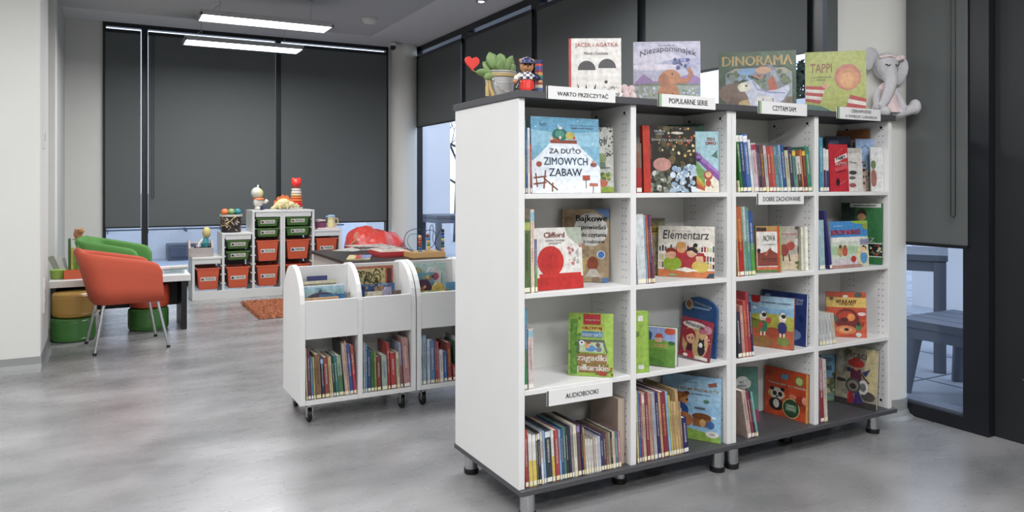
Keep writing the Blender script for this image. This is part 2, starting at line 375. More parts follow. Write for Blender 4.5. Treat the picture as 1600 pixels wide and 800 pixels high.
def tree(x, y, h, seed, label):
    rnd = random.Random(seed); t = empty('garden_tree', (x, y, -.06)); tag(t, label, 'tree'); tr = MB(); br = MB()
    tr.tube([(0, 0, 0), (.05, .03, h*.4), (0, 0, h*.7)], [.12, .09, .05], 8)
    def grow(p, d, L, r, k):
        q = p+d*L; br.tube([p, (p+q)/2+Vector((rnd.uniform(-.05, .05),)*3), q], [r, r*.8, r*.6], 5)
        if k == 0: return
        for _ in range(3):
            n = (d+Vector((rnd.uniform(-.8, .8), rnd.uniform(-.8, .8), rnd.uniform(-.3, .7)))).normalized(); grow(q, n, L*.72, r*.6, k-1)
    for i in range(7):
        z = h*(.25+.07*i); a = i*2.1; grow(Vector((0, 0, z)), Vector((math.cos(a), math.sin(a), .5)).normalized(), h*.17, .03, 3)
    tr.build('trunk', M['bark'], t); br.build('branches', M['bark'], t)
tree(7.3, 16.2, 4.2, 1, 'bare branched garden tree beyond the terrace wall, seen through the far corner pane')
rnd = random.Random(5); sh = empty('evergreen_shrub', (9.0, 7.7, -.06)); tag(sh, 'tall dark evergreen shrub outside, seen between the two green covers on the bookcase top', 'shrub')
MB().tube([(0, 0, 0), (.02, .01, 1.2), (0, 0, 2.9)], [.06, .045, .01], 8).build('trunk', M['bark'], sh)
fl = MB()
for i in range(1500):
    z = rnd.uniform(.3, 3.15); R_ = .46*(1-((z-1.2)/2.0)**2 if z > 1.2 else .75+.25*z/1.2)*rnd.uniform(.3, 1); a_ = rnd.uniform(0, 2*PI)
    c = Vector((R_*math.cos(a_), R_*math.sin(a_), z)); d = Vector((rnd.uniform(-1, 1), rnd.uniform(-1, 1), rnd.uniform(-.6, 1))).normalized()*.06; e_ = d.cross(Vector((rnd.uniform(-1, 1), rnd.uniform(-1, 1), .3))).normalized()*.026
    fl.add([c-d, c+e_, c+d, c-e_], [(0, 1, 2, 3)])
fl.build('foliage', mat('evergreen_leaf', '2c3a2c', .7, noise=.2, nscale=10), sh)
# ------------------------------------------------------------------ ceiling fittings
def pendant(x0, x1, y0, y1, z, label):
    t = empty('pendant_light', ((x0+x1)/2, (y0+y1)/2, z)); tag(t, label, 'ceiling light', 'pendant LED panels')
    hw, hd = (x1-x0)/2, (y1-y0)/2
    f = MB(); f.box(-hw, hw, -hd, hd, .022, .045)
    f.box(-hw, -hw+.015, -hd, hd, 0, .022); f.box(hw-.015, hw, -hd, hd, 0, .022); f.box(-hw, hw, -hd, -hd+.008, 0, .022); f.box(-hw, hw, hd-.008, hd, 0, .022)
    f.build('housing', M['alu'], t)
    MB().box(-hw+.015, hw-.015, -hd+.008, hd-.008, .004, .012).build('diffuser', M['led'], t)
    for sx in (-1, 1):
        c = MB(); c.tube([(sx*(hw-.18), 0, .045), (sx*(hw-.18), 0, 3.1-z)], .0022, 5)
        c.lathe([(.02, 3.075-z), (.02, 3.1-z)], (sx*(hw-.18), 0, 0), 12)
        c.build('suspension_wire', M['alu'], t)
    c = MB(); c.tube([(-hw+.16, .02, .045), (-hw+.13, .02, .1), (-hw+.19, .02, .15), (-hw+.17, .02, 3.1-z)], .003, 6); c.build('power_cord', M['white'], t)
pendant(.75, 1.95, 7.25, 7.58, 2.81, 'white glowing pendant panel on thin wires, the one hung nearer the top edge')
pendant(.735, 1.975, 8.6, 8.95, 2.81, 'white glowing pendant panel on thin wires, hanging right in front of the far blinds')
p = atZ(577, 29, 3.1)
det = empty('smoke_detector', (p.x, p.y, 3.1)); tag(det, 'round white smoke detector on the grey ceiling', 'smoke detector')
MB().lathe([(.09, -.012), (.1, -.006), (.1, 0)], n=32).build('mounting_plate', M['wall_grey'], det)
MB().lathe([(.03, -.055), (.06, -.05), (.075, -.03), (.078, -.012)], n=32).build('sensor_cap', M['wall'], det)
p = atZ(752, 1, ZC)
sp_ = empty('spotlight', (p.x, p.y, ZC)); tag(sp_, 'small recessed steel spotlight in the ceiling edge above the windows', 'spotlight')
MB().lathe([(.035, -.012), (.055, -.01), (.06, 0)], n=24).build('trim_ring', M['chrome'], sp_)
MB().lathe([(.03, -.014), (.034, -.012)], n=24).build('lens', M['led'], sp_)
p = atY(614, 74, 9.9)
cm = empty('security_camera', (p.x, p.y, p.z)); tag(cm, 'small black security camera high on the corner column', 'camera')
MB().ball((0, 0, 0), .04).build('dome', M['black'], cm)
MB().lathe([(.045, .02), (.05, .06)], n=20).build('mount', M['wall'], cm); MB().box(-.015, .12, 0, .14, .02, .05).build('bracket', M['wall'], cm)
p = atX(68, 213, -.395)
sw = empty('light_switch', (-.395, p.y, p.z)); tag(sw, 'small white switch plate on the side of the white pier', 'switch')
MB().box(0, .008, -.05, .05, -.09, .09).build('plate', M['white'], sw, bevel=.003); MB().box(.008, .013, -.02, .02, -.03, .03).build('rocker', M['wall_grey'], sw, bevel=.002)
p = atX(68, 462, -.395)
sw = empty('wall_socket', (-.395, p.y, p.z)); tag(sw, 'white double socket plate low on the side of the white pier', 'socket')
MB().box(0, .008, -.06, .06, -.12, .12).build('plate', M['white'], sw, bevel=.003)
for zz in (-.05, .05): MB().lathe([(.03, 0), (.03, .003)], (.008, 0, zz), 20, axis='x').build('outlet', M['wall_grey'], sw)
# ================================================================== BOOKCASES
WHT = 'dcdcda'
def bookcase(xl, xr, xm, bx0, bx1, label, legs):
    t = empty('bookcase', ((xl+xr)/2, 2.785, 0)); tag(t, label, 'bookcase', 'double sided white bookcases'); ox, oy = (xl+xr)/2, 2.785
    def part(mb, name, m, bevel=.0012):
        o = mb.build(name, m, t, bevel=bevel, seg=1); o.location = (-ox, -oy, 0); return o
    y0, y1 = 2.492, 3.08
    for i, (a, b_) in enumerate(((xl, xl+.026), (xr-.026, xr))):
        part(MB().box(a, b_, y0, y1, .122, 1.61, WHT), 'side_panel', M['board'])
    part(MB().box(xm-.014, xm+.014, y0, y1, .122, 1.61, WHT), 'middle_panel', M['board'])
    part(MB().box(xl+.026, xm-.014, 2.78, 2.792, .122, 1.61, 'd6d6d3').box(xm+.014, xr-.026, 2.78, 2.792, .122, 1.61, 'd6d6d3'), 'back_panel', M['board'])
    for (a, b_) in ((xl+.026, xm-.014), (xm+.014, xr-.026)):
        for z in (.4755, .8450, 1.226):
            part(MB().box(a, b_, y0+.002, 2.78, z, z+.0195, WHT), 'shelf', M['board'])
            part(MB().box(a, b_, 2.792, y1-.002, z, z+.0195, WHT), 'shelf', M['board'])
        # drilled holes for the shelf pins, on the two inner faces of the bay
        h = MB()
        for xf, sg in ((b_-.0006, -1), (a+.0006, 1)):
            for yy in (2.525, 2.548, 2.70, 2.723):
                for k in range(44):
                    z = .19+k*.032
                    if any(abs(z-zz-.01) < .022 for zz in (.4755, .845, 1.226)): continue
                    h.add([(xf, yy+.0032*math.cos(q*PI/3), z+.0032*math.sin(q*PI/3)) for q in range(6)], [tuple(range(6)) if sg > 0 else tuple(range(6))[::-1]], '4a4a4a')
            for yy in (2.535, 2.74):
                for z in (.158, 1.578):
                    h.add([(xf, yy+.0075*math.cos(q*PI/5), z+.0075*math.sin(q*PI/5)) for q in range(10)], [tuple(range(10)) if sg > 0 else tuple(range(10))[::-1]], '141414')
        o = part(h, 'pin_holes', M['plastic'], 0); o['kind'] = 'stuff'
    part(MB().box(bx0, bx1, 2.476, 3.094, 1.61, 1.638), 'top_board', M['anthracite'], .002)
    part(MB().box(bx0+(.006 if xl < 2 else 0), bx1+(.012 if xl > 2 else 0), 2.476, 3.094, .1, .122), 'bottom_board', M['anthracite'], .002)
    for (x, y) in legs:
        l = MB().lathe([(.03, .022), (.03, .1)], (x, y, 0), 24).build('leg', M['chrome'], t); l.location = (-ox, -oy, 0)
        MB().lathe([(.031, 0), (.033, .004), (.033, .022), (.03, .024)], (x, y, 0), 24).build('foot', M['black'], l)
    return t
bookcase(1.376, 2.463, 1.917, 1.37, 2.464, 'white bookcase with grey top nearer the camera, its plain side panel in view', [(1.432, 2.525), (1.432, 3.03), (1.945, 2.63), (1.945, 2.98), (2.41, 2.525), (2.41, 3.03)])
bookcase(2.465, 3.583, 3.017, 2.4645, 3.595, 'white bookcase with grey top standing next to the round column', [(2.495, 2.525), (2.495, 3.03), (2.99, 2.66), (2.99, 2.95), (3.49, 2.535), (3.49, 3.03)])
BAYS = [(1.402, 1.903), (1.931, 2.437), (2.491, 3.003), (3.031, 3.557)]
ZS = {1: 1.2455, 2: .8645, 3: .495, 4: .122}; ZT = 1.638
# ================================================================== BOOKS
PAGE = 'e6e0cf'
def clip(poly, w_, h_):
    """keep a polygon inside the cover"""
    for ax, lim, sgn in ((0, 0, 1), (0, w_, -1), (1, 0, 1), (1, h_, -1)):
        out = []
        for i in range(len(poly)):
            a, b_ = poly[i-1], poly[i]; da, db = (a[ax]-lim)*sgn, (b_[ax]-lim)*sgn
            if da >= 0: out.append(a)
            if (da > 0 > db) or (da < 0 < db):
                k = da/(da-db); out.append((a[0]+(b_[0]-a[0])*k, a[1]+(b_[1]-a[1])*k))
        poly = out
        if len(poly) < 3: return []
    return poly
class Art:
    """flat printed picture on a cover; coordinates 0..1 across and up"""
    def __init__(s, w_, h_, mb): s.w, s.h, s.mb, s.k = w_, h_, mb, 1
    def poly(s, pts, c, hold=False):
        p = clip([(x*s.w, z*s.h) for x, z in pts], s.w, s.h)
        if len(p) > 2: s.mb.add([(x, -.00009*s.k, z) for x, z in p], [tuple(range(len(p)))], c)
        if not hold: s.k += 1
    def rect(s, x0, z0, x1, z1, c, hold=False): s.poly([(x0, z0), (x1, z0), (x1, z1), (x0, z1)], c, hold)
    def ell(s, cx, cz, rx, rz, c, a=0, n=20, hold=False):
        ca, sa = math.cos(a), math.sin(a); rz = rz*s.h/s.w if rz < 0 else rz
        pts = []
        for i in range(n):
            u, v = rx*math.cos(2*PI*i/n)*s.w, abs(rz)*math.sin(2*PI*i/n)*s.h
            pts.append((cx+(u*ca-v*sa)/s.w, cz+(u*sa+v*ca)/s.h))
        s.poly(pts, c, hold)
    def disc(s, cx, cz, r, c, hold=False): s.ell(cx, cz, r, r*s.w/s.h, c, hold=hold)
    def line(s, pts, wd, c):
        for (x0, z0), (x1, z1) in zip(pts, pts[1:]):
            dx, dz = (x1-x0)*s.w, (z1-z0)*s.h; L = math.hypot(dx, dz) or 1; nx, nz = -dz/L*wd/2, dx/L*wd/2
            s.poly([(x0+nx, z0+nz*s.w/s.h), (x1+nx, z1+nz*s.w/s.h), (x1-nx, z1-nz*s.w/s.h), (x0-nx, z0-nz*s.w/s.h)], c, True)
        s.k += 1
    def scat(s, n, x0, z0, x1, z1, r, cols, seed=1, flat=1.0):
        rnd = random.Random(seed)
        for i in range(n):
            if i % 12 == 11: s.k += 1
            rr = r*rnd.uniform(.5, 1.3)
            s.ell(rnd.uniform(x0, x1), rnd.uniform(z0, z1), rr, rr*s.w/s.h*flat, rnd.choice(cols), rnd.uniform(0, 3), 7, True)
        s.k += 1
def front_book(name, A, yaw, wd, ht, t, label, col, spine, art=None, titles=(), lean=4, roll=0, pages=PAGE, cat='book', group=None, arch=0, free=False):
    """a book whose front cover faces the room: origin at the lower left corner of the cover"""
    A = Vector((A[0], A[1], A[2])); cy, sy = math.cos(math.radians(yaw)), math.sin(math.radians(yaw)); ln = ht*math.sin(math.radians(lean))
    if A.z < 1.5 and not free:                                      # keep the whole book between the panels of its bay
        mx_ = A.x+cy*wd/2; bay = min(BAYS, key=lambda q: abs((q[0]+q[1])/2-mx_))
        fx = [A.x+u*cy-v*sy for u in (0, wd) for v in (0, t+ln)]; fy = [A.y+u*sy+v*cy for u in (0, wd) for v in (0, t+ln)]
        dx = max(0, bay[0]+.001-min(fx))-max(0, max(fx)-bay[1]+.001); dy = max(0, 2.492-min(fy))
        dy -= max(0, max(fy)+dy-2.7785)
        A = A+Vector((dx, dy, 0))
    o = MB(); ct = .0022 if t < .02 else .003
    if arch:
        pts = [(0, 0), (wd, 0), (wd, ht-arch)]+[(wd/2+wd/2*math.cos(q*PI/14), ht-arch+arch*math.sin(q*PI/14)) for q in range(1, 14)]+[(0, ht-arch)]
        o.prism(pts, 'y', 0, t, col)
    else:
        o.box(0, wd, 0, ct, 0, ht, col).box(0, wd, t-ct, t, 0, ht, spine).box(0, ct, ct, t-ct, 0, ht, spine)
    a = Art(wd, ht, o)
    if art: art(a)
    b_ = o.build(name, M['print'])
    tag(b_, label, cat, group)
    if not arch:
        p = MB(); p.box(ct, wd-.003, ct, t-ct, .003, ht-.003, pages)
        p.build('page_block', M['paper'], b_)
    if titles:
        q = MB()
        for ti in titles:
            s, cx, cz, w_, h_, c = ti[:6]; kw = ti[6] if len(ti) > 6 else {}
            letters(q, s, cx*wd, cz*ht, w_*wd, h_*ht, -.0024, c, **kw)
        q.build('title', M['print'], b_)
    b_.rotation_euler = (math.radians(-lean), math.radians(roll), math.radians(yaw))
    b_.location = (A[0], A[1], A[2]+t*math.sin(math.radians(lean))+.0006+ (wd*math.sin(math.radians(roll)) if roll > 0 else 0))
    return b_
def foot_span(bl, br, z):
    A = atZ(*bl, z); B = atZ(*br, z); d = B-A
    return A, B, math.degrees(math.atan2(d.y, d.x)), math.hypot(d.x, d.y)
def inner(A, B, ymin=2.494):
    k = max(0, ymin-min(A.y, B.y)); return A+Vector((0, k, 0))
def ray_span(pl, pr, y, yaw, z):
    A = atY(pl, 0, y); d = Vector((math.cos(math.radians(yaw)), math.sin(math.radians(yaw)))); r = ray(pr, 0)
    det = d.x*(-r.y)-d.y*(-r.x); rx, ry = -A.x, -A.y
    wd = (rx*(-r.y)-ry*(-r.x))/det
    return Vector((A.x, A.y, z)), wd
def tall(P, v): return HC+(YH-v)*depth(P)/FPX
def fb_foot(name, bl, br, shelf, topv, t, label, col, spine, art=None, titles=(), zs=None, **kw):
    z = ZS[shelf] if zs is None else zs; A, B, yaw, wd = foot_span(bl, br, z); A2 = inner(A, B)
    return front_book(name, A2, yaw, wd, tall(A if kw.pop('byleft', False) else B, topv)-z, t, label, col, spine, art, titles, **kw)
def fb_ray(name, pl, pr, y, yaw, z, topv, t, label, col, spine, art=None, titles=(), **kw):
    A, wd = ray_span(pl, pr, y, yaw, z); return front_book(name, A, yaw, wd, tall(A, topv)-z, t, label, col, spine, art, titles, **kw)
ORD = 'first second third fourth fifth sixth seventh eighth ninth tenth eleventh twelfth thirteenth fourteenth fifteenth sixteenth seventeenth eighteenth nineteenth twentieth twenty-first twenty-second twenty-third twenty-fourth twenty-fifth twenty-sixth twenty-seventh twenty-eighth twenty-ninth thirtieth thirty-first thirty-second thirty-third thirty-fourth thirty-fifth'.split()
def spine_book(x, y, z, t, dep, ht, col, label, group, mark=None, band=None, sticker=True, lean=0, seed=0, kind='book', foot=None):
    g_ = sum(lin(col))/3; col = tuple((q*.82+g_*.18)*.92 for q in lin(col)); o = MB(); ct = min(.002, t*.2)
    o.box(0, t, 0, ct, 0, ht, col).box(0, ct, ct, dep, 0, ht, col).box(t-ct, t, ct, dep, 0, ht, col)
    rnd = random.Random(seed); e = -.0003; mg = t*.22
    if foot: o.add([(ct*.2, e, 0), (t-ct*.2, e, 0), (t-ct*.2, e, ht*.5), (ct*.2, e, ht*.5)], [(0, 1, 2, 3)], foot)
    if band: o.add([(0, e*1.4, ht*.86), (t, e*1.4, ht*.86), (t, e*1.4, ht*.97), (0, e*1.4, ht*.97)], [(0, 1, 2, 3)], band)
    if mark:
        mk, ck = lin(mark), lin(col); mark = tuple(m_*.55+c_*.45 for m_, c_ in zip(mk, ck)); mg = t*.34
        z0 = ht*rnd.uniform(.3, .42)
        while z0 < ht*.82:
            L = ht*rnd.uniform(.008, .03)
            o.add([(mg, e*2, z0), (t-mg, e*2, z0), (t-mg, e*2, z0+L), (mg, e*2, z0+L)], [(0, 1, 2, 3)], mark); z0 += L+ht*rnd.uniform(.006, .014)
    b_ = o.build(kind, M['print']); tag(b_, label, 'book', group)
    MB().box(ct, t-ct, ct, dep-.004, .003, ht-.004, rnd.choice((PAGE, 'ddd6c3', 'eae6dc') if 'audio' not in group else ('2a2a2c', '343436', 'ddd6c3'))).build('page_block', M['paper'], b_)
    if sticker:
        MB().add([(t*.04, e*3, .004), (t*.96, e*3, .004), (t*.96, e*3, .021), (t*.04, e*3, .021)], [(0, 1, 2, 3)], rnd.choice(('e8dfb0', 'eee8cf', 'e6e3d8'))).build('spine_label', M['paper'], b_)
    a = math.radians(lean); b_.rotation_euler = (0, -a, 0)
    b_.location = (x, y, z+(t*math.sin(-a) if a < 0 else 0)+.0005)
    return b_
MK = {'d': '2a2a2e', 'w': 'ece8de', 'y': 'd8c04a', 'r': 'b02a2a', 'b': '3560a0', None: None}
def colour_word(h):
    import colorsys
    r, g, b_ = [int(h[i:i+2], 16)/255 for i in (0, 2, 4)]; hh, l, s = colorsys.rgb_to_hls(r, g, b_); hh *= 360
    if l > .8: return 'white'
    if l < .16: return 'black'
    if s < .14: return 'grey' if l > .3 else 'dark grey'
    if s < .3 and 15 < hh < 70: return 'beige' if l > .5 else 'brown'
    if hh < 14 or hh > 345: return 'pink' if l > .62 else ('maroon' if l < .3 else 'red')
    if hh < 40: return 'tan' if l > .55 else ('brown' if l < .4 else 'orange')
    if hh < 68: return 'yellow' if l > .45 else 'olive'
    if hh < 160: return 'green'
    if hh < 195: return 'teal'
    if hh < 250: return 'pale blue' if l > .6 else ('navy' if l < .3 else 'blue')
    return 'purple'
def row(where, group, z, y, dep, lean, entries, off=(0, 0, 1), kind='book', lefts=BAYS):
    """entries: (crop x0, x1, top y, colour, mark, band, foot, lean)  read in an enlarged view: photo = off + value / scale"""
    X0, Y0, sc = off; prev = None
    for i, e in enumerate(entries):
        x0, x1, top, c = e[:4]; mk = e[4] if len(e) > 4 else 'w'; band = e[5] if len(e) > 5 else None; foot = e[6] if len(e) > 6 else None; ln = e[7] if len(e) > 7 else lean
        A = atY(X0+x0/sc, 0, y); B = atY(X0+x1/sc, 0, y); a = math.radians(ln)
        if prev is None:
            left = max([q[0] for q in lefts if q[0] < A.x+.03]); A.x = max(A.x, left+.001); hh = tall((A.x, y), Y0+top/sc)-z
            a = min(a, math.asin(max(0, min(.5, (A.x-left-.0008)/hh)))); dl = 0
        else: dl = max(0, min(a-prev, math.radians(.3 if len(e) < 8 else 9))); a = prev+dl; hh = tall((A.x, y), Y0+top/sc)-z; A.x += hh*math.sin(dl)+.0003
        prev = a; ln = math.degrees(a); t = max(.003, (B.x-A.x)*math.cos(a)-.0006)
        ht = (tall((A.x, y), Y0+top/sc)-z)/max(.5, math.cos(a))
        hw = 'slim' if t < .009 else ('thick' if t > .024 else 'plain')
        spine_book(A.x, y, z, t, dep, ht, c, '%s %s book, %s from the left in %s' % (hw, colour_word(c), ORD[i], where), group, MK.get(mk, mk), band, True, ln, i*7+len(group), kind, foot)
# ---- row over the sign DOBRE ZACHOWANIE
row('the row above DOBRE ZACHOWANIE', 'spines above the good manners sign', ZS[1], 2.503, .2, 7, [
 (74,90,600,'cfc79a',None),(92,117,210,'2f7a34','w','e8e8e0'),(118,149,210,'27437e','w','e8e8e8'),(150,186,215,'3f6fb0','w','e8ecf0'),(188,208,260,'e2e4e6','d'),(210,248,290,'c9b9c4','r','a04858'),(250,262,300,'7d4a50'),(263,276,305,'39405e'),(277,309,305,'7a4e4a','y'),(310,334,310,'c2c0bd','d'),(336,364,315,'b8433a','w'),(365,392,315,'c9544a','y'),(394,418,320,'6b9aa4','d'),(419,436,318,'55809b'),(437,452,305,'8fb4cc','d'),(453,482,305,'2f5590','w'),(484,514,350,'c6c39a','d'),(516,546,320,'4a4258','w'),(547,574,345,'5e9a8c','d','d8b24a'),(575,611,400,'d8d2c4','d',None,'54463c'),(612,626,345,'c9743a'),(628,654,345,'7d2f3a','y','d8b24a'),(656,690,320,'3c8a6c','w')], (1140,170,5.333))
# ---- audiobooks
row('the row below AUDIOBOOKI', 'audiobook cases on the lowest shelf', ZS[4], 2.5, .2, 3.5, [
 (62,88,225,'b03330','w'),(92,124,262,'e4e2dc',None,None,'d9bf5a'),(126,158,265,'e6e4de',None,None,'d9bf5a'),(160,174,250,'6d6a4a','w','d8d4b0'),(175,196,240,'2b3150','w','d8d8d8'),(198,218,238,'d0c4b4','r',None,'d6dce6'),(219,238,232,'7fa4c4','w'),(240,287,225,'34434e','w','c8d4dc'),(289,312,228,'e0dcce',None,None,'d0b24e'),(317,350,225,'b23c44','w'),(352,368,222,'8fb0d0','d'),(369,386,215,'2d5494','w'),(387,409,200,'3d7f72','w'),(410,428,195,'4a2f38','w'),(429,449,190,'26324c','b'),(451,472,188,'9a958a','d'),(474,500,185,'e0d9c4','d'),(502,530,180,'6a4a4e','b','8c7ca0'),(535,550,180,'2c2b50','y'),(552,565,200,'b98a4a','r'),(568,588,300,'dedad0','d'),(590,609,300,'e2ded6','d'),(611,632,305,'dad6cc','d'),(636,652,290,'c8bcae','r'),(654,672,290,'e2dfd8','r'),(674,694,280,'c9cfdc','b'),(695,718,260,'343e70','w'),(719,738,250,'6a3a44','w'),(740,760,255,'8c7a60','d'),(761,778,245,'a8997c','d'),(779,792,240,'33312e','w'),(793,815,240,'d9c5ac','d'),(816,836,238,'4d7f90','w'),(838,860,235,'b87c80','w')], (810,630,5.333))
A = atY(971.5, 0, 2.6)
fbx = empty('file_box', (1.866, 2.53, ZS[4])); tag(fbx, 'brown cardboard file box closing the row of audiobooks at its right end', 'file box')
b = MB(); b.box(0, .003, 0, .2, 0, .27, 'a8988a').box(.031, .034, 0, .2, 0, .27, '9b8b7d').box(.003, .031, 0, .004, 0, .27, 'b0a090').box(.003, .031, .196, .2, 0, .27, 'a8988a').box(.003, .031, .004, .196, 0, .004, 'a8988a').box(.003, .031, .004, .196, .262, .267, 'b4a698'); b.build('box_shell', M['paper'], fbx)
# ---- spines beside the bear book
row('the bottom row beside the bear', 'spines beside the bear book', ZS[4], 2.5, .22, 5.5, [
 (54,68,190,'cfc285','d'),(69,84,190,'3f68a0','w'),(85,99,210,'9c4a68','w'),(100,123,210,'c9ad8c','d','d8cfc0'),(125,149,205,'8f2f42','w'),(150,176,208,'c09078','d'),(178,204,205,'aeb0b8','b'),(206,228,200,'2f2f66','w'),(230,249,205,'cf9f72','r'),(251,285,198,'93243a','y'),(287,306,195,'8cb8d8','b'),(307,320,222,'c2c24c','d'),(321,340,268,'c49a66','d'),(342,360,272,'d2b26a','d'),(361,380,180,'c7a56c','d'),(381,394,270,'a07a52','w'),(396,430,390,'272a66','w')], (985,570,4.706))
def fewspines(where, group, shelf, off, lean, ents, y=2.503, dep=.2): row(where, group, ZS[shelf], y, dep, lean, ents, off)
fewspines('the corner beside the snowy cover', 'spines by the snowy cover', 1, (800,160,5), 3, [(90,106,120,'3f7f8c','w','58a0a0','b8a04a'),(107,122,210,'386a9a','w'),(123,143,200,'e2e4e6','d'),(144,158,330,'b7422e','w')])
fewspines('the corner beside the winter cover', 'spines by the winter book', 1, (985,160,5), 1, [(48,90,320,'7d6a58','r',None,'a02f34')])
fewspines('the corner beside the red disc', 'spines by the red disc cover', 2, (810,300,4.705), 4, [(40,88,210,'5d7a40','d','a8b060'),(90,121,130,'e0d2bc','r','8fc0d0','d8c8b0'),(122,142,350,'6f6a9c','w',None,'6a9a50')])
fewspines('the corner beside the reading family', 'spines by the reading family cover', 2, (985,310,5.333), 4.5, [(64,134,138,'d3dcdc',None),(135,149,140,'8fb4d0','d'),(150,172,138,'b8503a','y'),(173,186,138,'4a3c6a','w'),(187,208,142,'7a3f58','w')])
fewspines('the corner beside the NOWA cover', 'spines by the orange bordered cover', 2, (1145,300,5.333), 4.5, [(44,57,125,'d0a070','d'),(58,98,125,'c8662e','y',None,'b03434'),(99,113,125,'8fb0a0','d'),(114,132,125,'c4d4d0','d',None,'5f9a70'),(133,158,130,'5f9a98','w'),(159,192,165,'2f57a0','w',None,'5a9a4c')])
fewspines('the corner beside the road cover', 'spines by the road safety cover', 2, (1270,300,5.715), 3, [(62,112,255,'9fc4cc',None),(116,174,170,'38357e',None,None,None,9)])
fewspines('the nearly empty bay over AUDIOBOOKI', 'spines on the nearly empty shelf', 3, (810,460,4.442), 3, [(38,64,105,'4f98b8','r',None,'3f7a4a'),(68,106,240,'d8c8c4','r','90b8c4')])
fewspines('the corner beside the cows', 'spines by the two cows cover', 3, (1145,440,5.714), 5, [(50,86,280,'3a3a4a','w'),(88,116,215,'c98a80','w'),(118,146,170,'c8463a','y'),(148,170,95,'b0303a','w'),(172,190,185,'34345e','w')])
fewspines('the corner beside the volcano', 'white spines by the volcano cover', 3, (1270,430,6.154), 7, [(68,94,375,'c9ccca','d'),(96,126,378,'d2d4d2','d'),(128,160,380,'cdd0ce','d'),(162,190,372,'d8d8d4','d'),(192,224,370,'c8c4b8','y')], dep=.16)
fewspines('the corner beside the panda cover', 'leaning spines by the red panda cover', 4, (1145,550,5.333), 11, [(128,160,320,'c8ada0','d'),(162,184,325,'8f3040','w'),(186,198,320,'2c3a50','w'),(199,216,330,'6fb0a0','w')], dep=.2)
fewspines('the corner beside the pirate', 'spines by the pirate cover', 4, (1270,530,5), 3, [(62,90,150,'a87a8c','w',None,'8c3038'),(92,118,160,'d2c6b4','d')])
fewspines('the corner beside the red cover', 'spines by the red letter cover', 1, (1270,170,5.333), 1.5, [(60,90,240,'3f98b4','w'),(92,112,330,'dcdcda',None,None,'5a3050'),(113,136,340,'e0e0de',None,None,'34486c')])
# ================================================================== COVERS THAT FACE THE ROOM
def art_snow(a):
    a.rect(0, 0, 1, 1, '7fb0c8'); a.rect(0, .62, 1, .86, '93c0d4'); a.ell(.5, .9, .7, .1, '6aa0bc'); a.scat(26, 0, .45, 1, 1, .008, ['dce8f0'], 3)
    a.poly([(0, 0), (1, 0), (1, .34), (.93, .42), (.66, .66), (.27, .66), (.06, .46), (0, .42)], 'dfe8ee')
    a.ell(.5, .05, .6, .12, 'e6edf2')
    a.rect(.27, .655, .66, .7, '8c4a3a'); a.ell(.41, .77, .11, .085, '2f6a5c'); a.ell(.41, .78, .07, .05, '4f9080'); a.ell(.56, .76, .07, .05, 'b9b060'); a.ell(.42, .86, .03, .02, 'd8d8d8'); a.scat(8, .28, .68, .64, .74, .018, ['b8543c', 'd8c8b0', '6a3a30'], 4)
    for x, z in ((.02, .2), (.02, .12)): a.line([(x, z), (.2, z+.02)], .018, '7a4a3a')
    a.line([(.05, .26), (.07, .08)], .018, '7a4a3a'); a.line([(.19, .3), (.16, .06)], .02, '8a5040'); a.line([(.16, .2), (.36, .04)], .018, '7a4a3a'); a.line([(.29, .14), (.28, .02)], .018, '7a4a3a')
    a.rect(.73, .17, .84, .235, 'a85040'); a.line([(.78, .17), (.78, .06)], .01, '6a4a40'); a.rect(.83, .09, .96, .13, 'b87060'); a.line([(.89, .09), (.88, 0)], .01, '6a4a40')
    a.ell(.1, .38, .04, .035, '9c5044'); a.ell(.9, .38, .05, .03, '8c5a54'); a.ell(.9, .42, .02, .02, 'c8a090')
fb_ray('picture_book', 832, 938.5, 2.535, 0, ZS[1], 181, .014, 'large square pale blue winter cover with a snowy hill, lettered ZA DUŻO ZIMOWYCH ZABAW', '7fb0c8', '6f9cb4', art_snow, [
 ('ZA DUŻO', .48, .565, .46, .085, '3c3c48', {'bold': .01}), ('ZIMOWYCH', .49, .42, .64, .1, '4a6a80', {'bold': .01}), ('ZABAW', .48, .275, .48, .1, '44566a', {'bold': .01}),
 ('Agnieszka\nNowacka', .17, .9, .1, .04, '2a4a5c'), ('NAJLEPSZE ZABAWY NA ŚNIEGU', .76, .9, .4, .018, '5a3040'), ('BAJKOWY ŚWIAT', .75, .865, .34, .026, '6a2f40', {'bold': .02})], lean=3)
def art_tree(a):
    a.rect(0, 0, 1, 1, 'c4c6bc'); a.scat(70, .3, .72, 1, 1, .03, ['2a2e2c', '3c403c', 'd8dad2'], 8, .6); a.scat(26, .8, .55, 1, .78, .025, ['2f3331', '4a4f4a'], 9, .6)
    a.ell(.42, .36, .16, .14, '9c2f38'); a.ell(.42, .5, .1, .06, '2c2428'); a.rect(.3, .05, .55, .16, 'c8b8a0'); a.ell(.72, .52, .12, .08, '7f8f5c'); a.rect(.68, .36, .82, .46, '5f6f58'); a.rect(.55, .37, .92, .385, '55584e'); a.scat(24, .6, .2, .9, .3, .035, ['7f9a3c', '5f7a38', 'a8b04c'], 2); a.ell(.74, .14, .12, .06, 'b8644a'); a.ell(.85, .02, .2, .07, '8fa43c')
fb_ray('picture_book', 905, 974, 2.655, -22, ZS[1], 199, .02, 'grey white cover with black twigs, half hidden behind the snowy blue cover', 'c4c6bc', '9a9c92', art_tree, [('o Toli', .62, .8, .46, .1, '23252a', {'bold': .01})], lean=5)
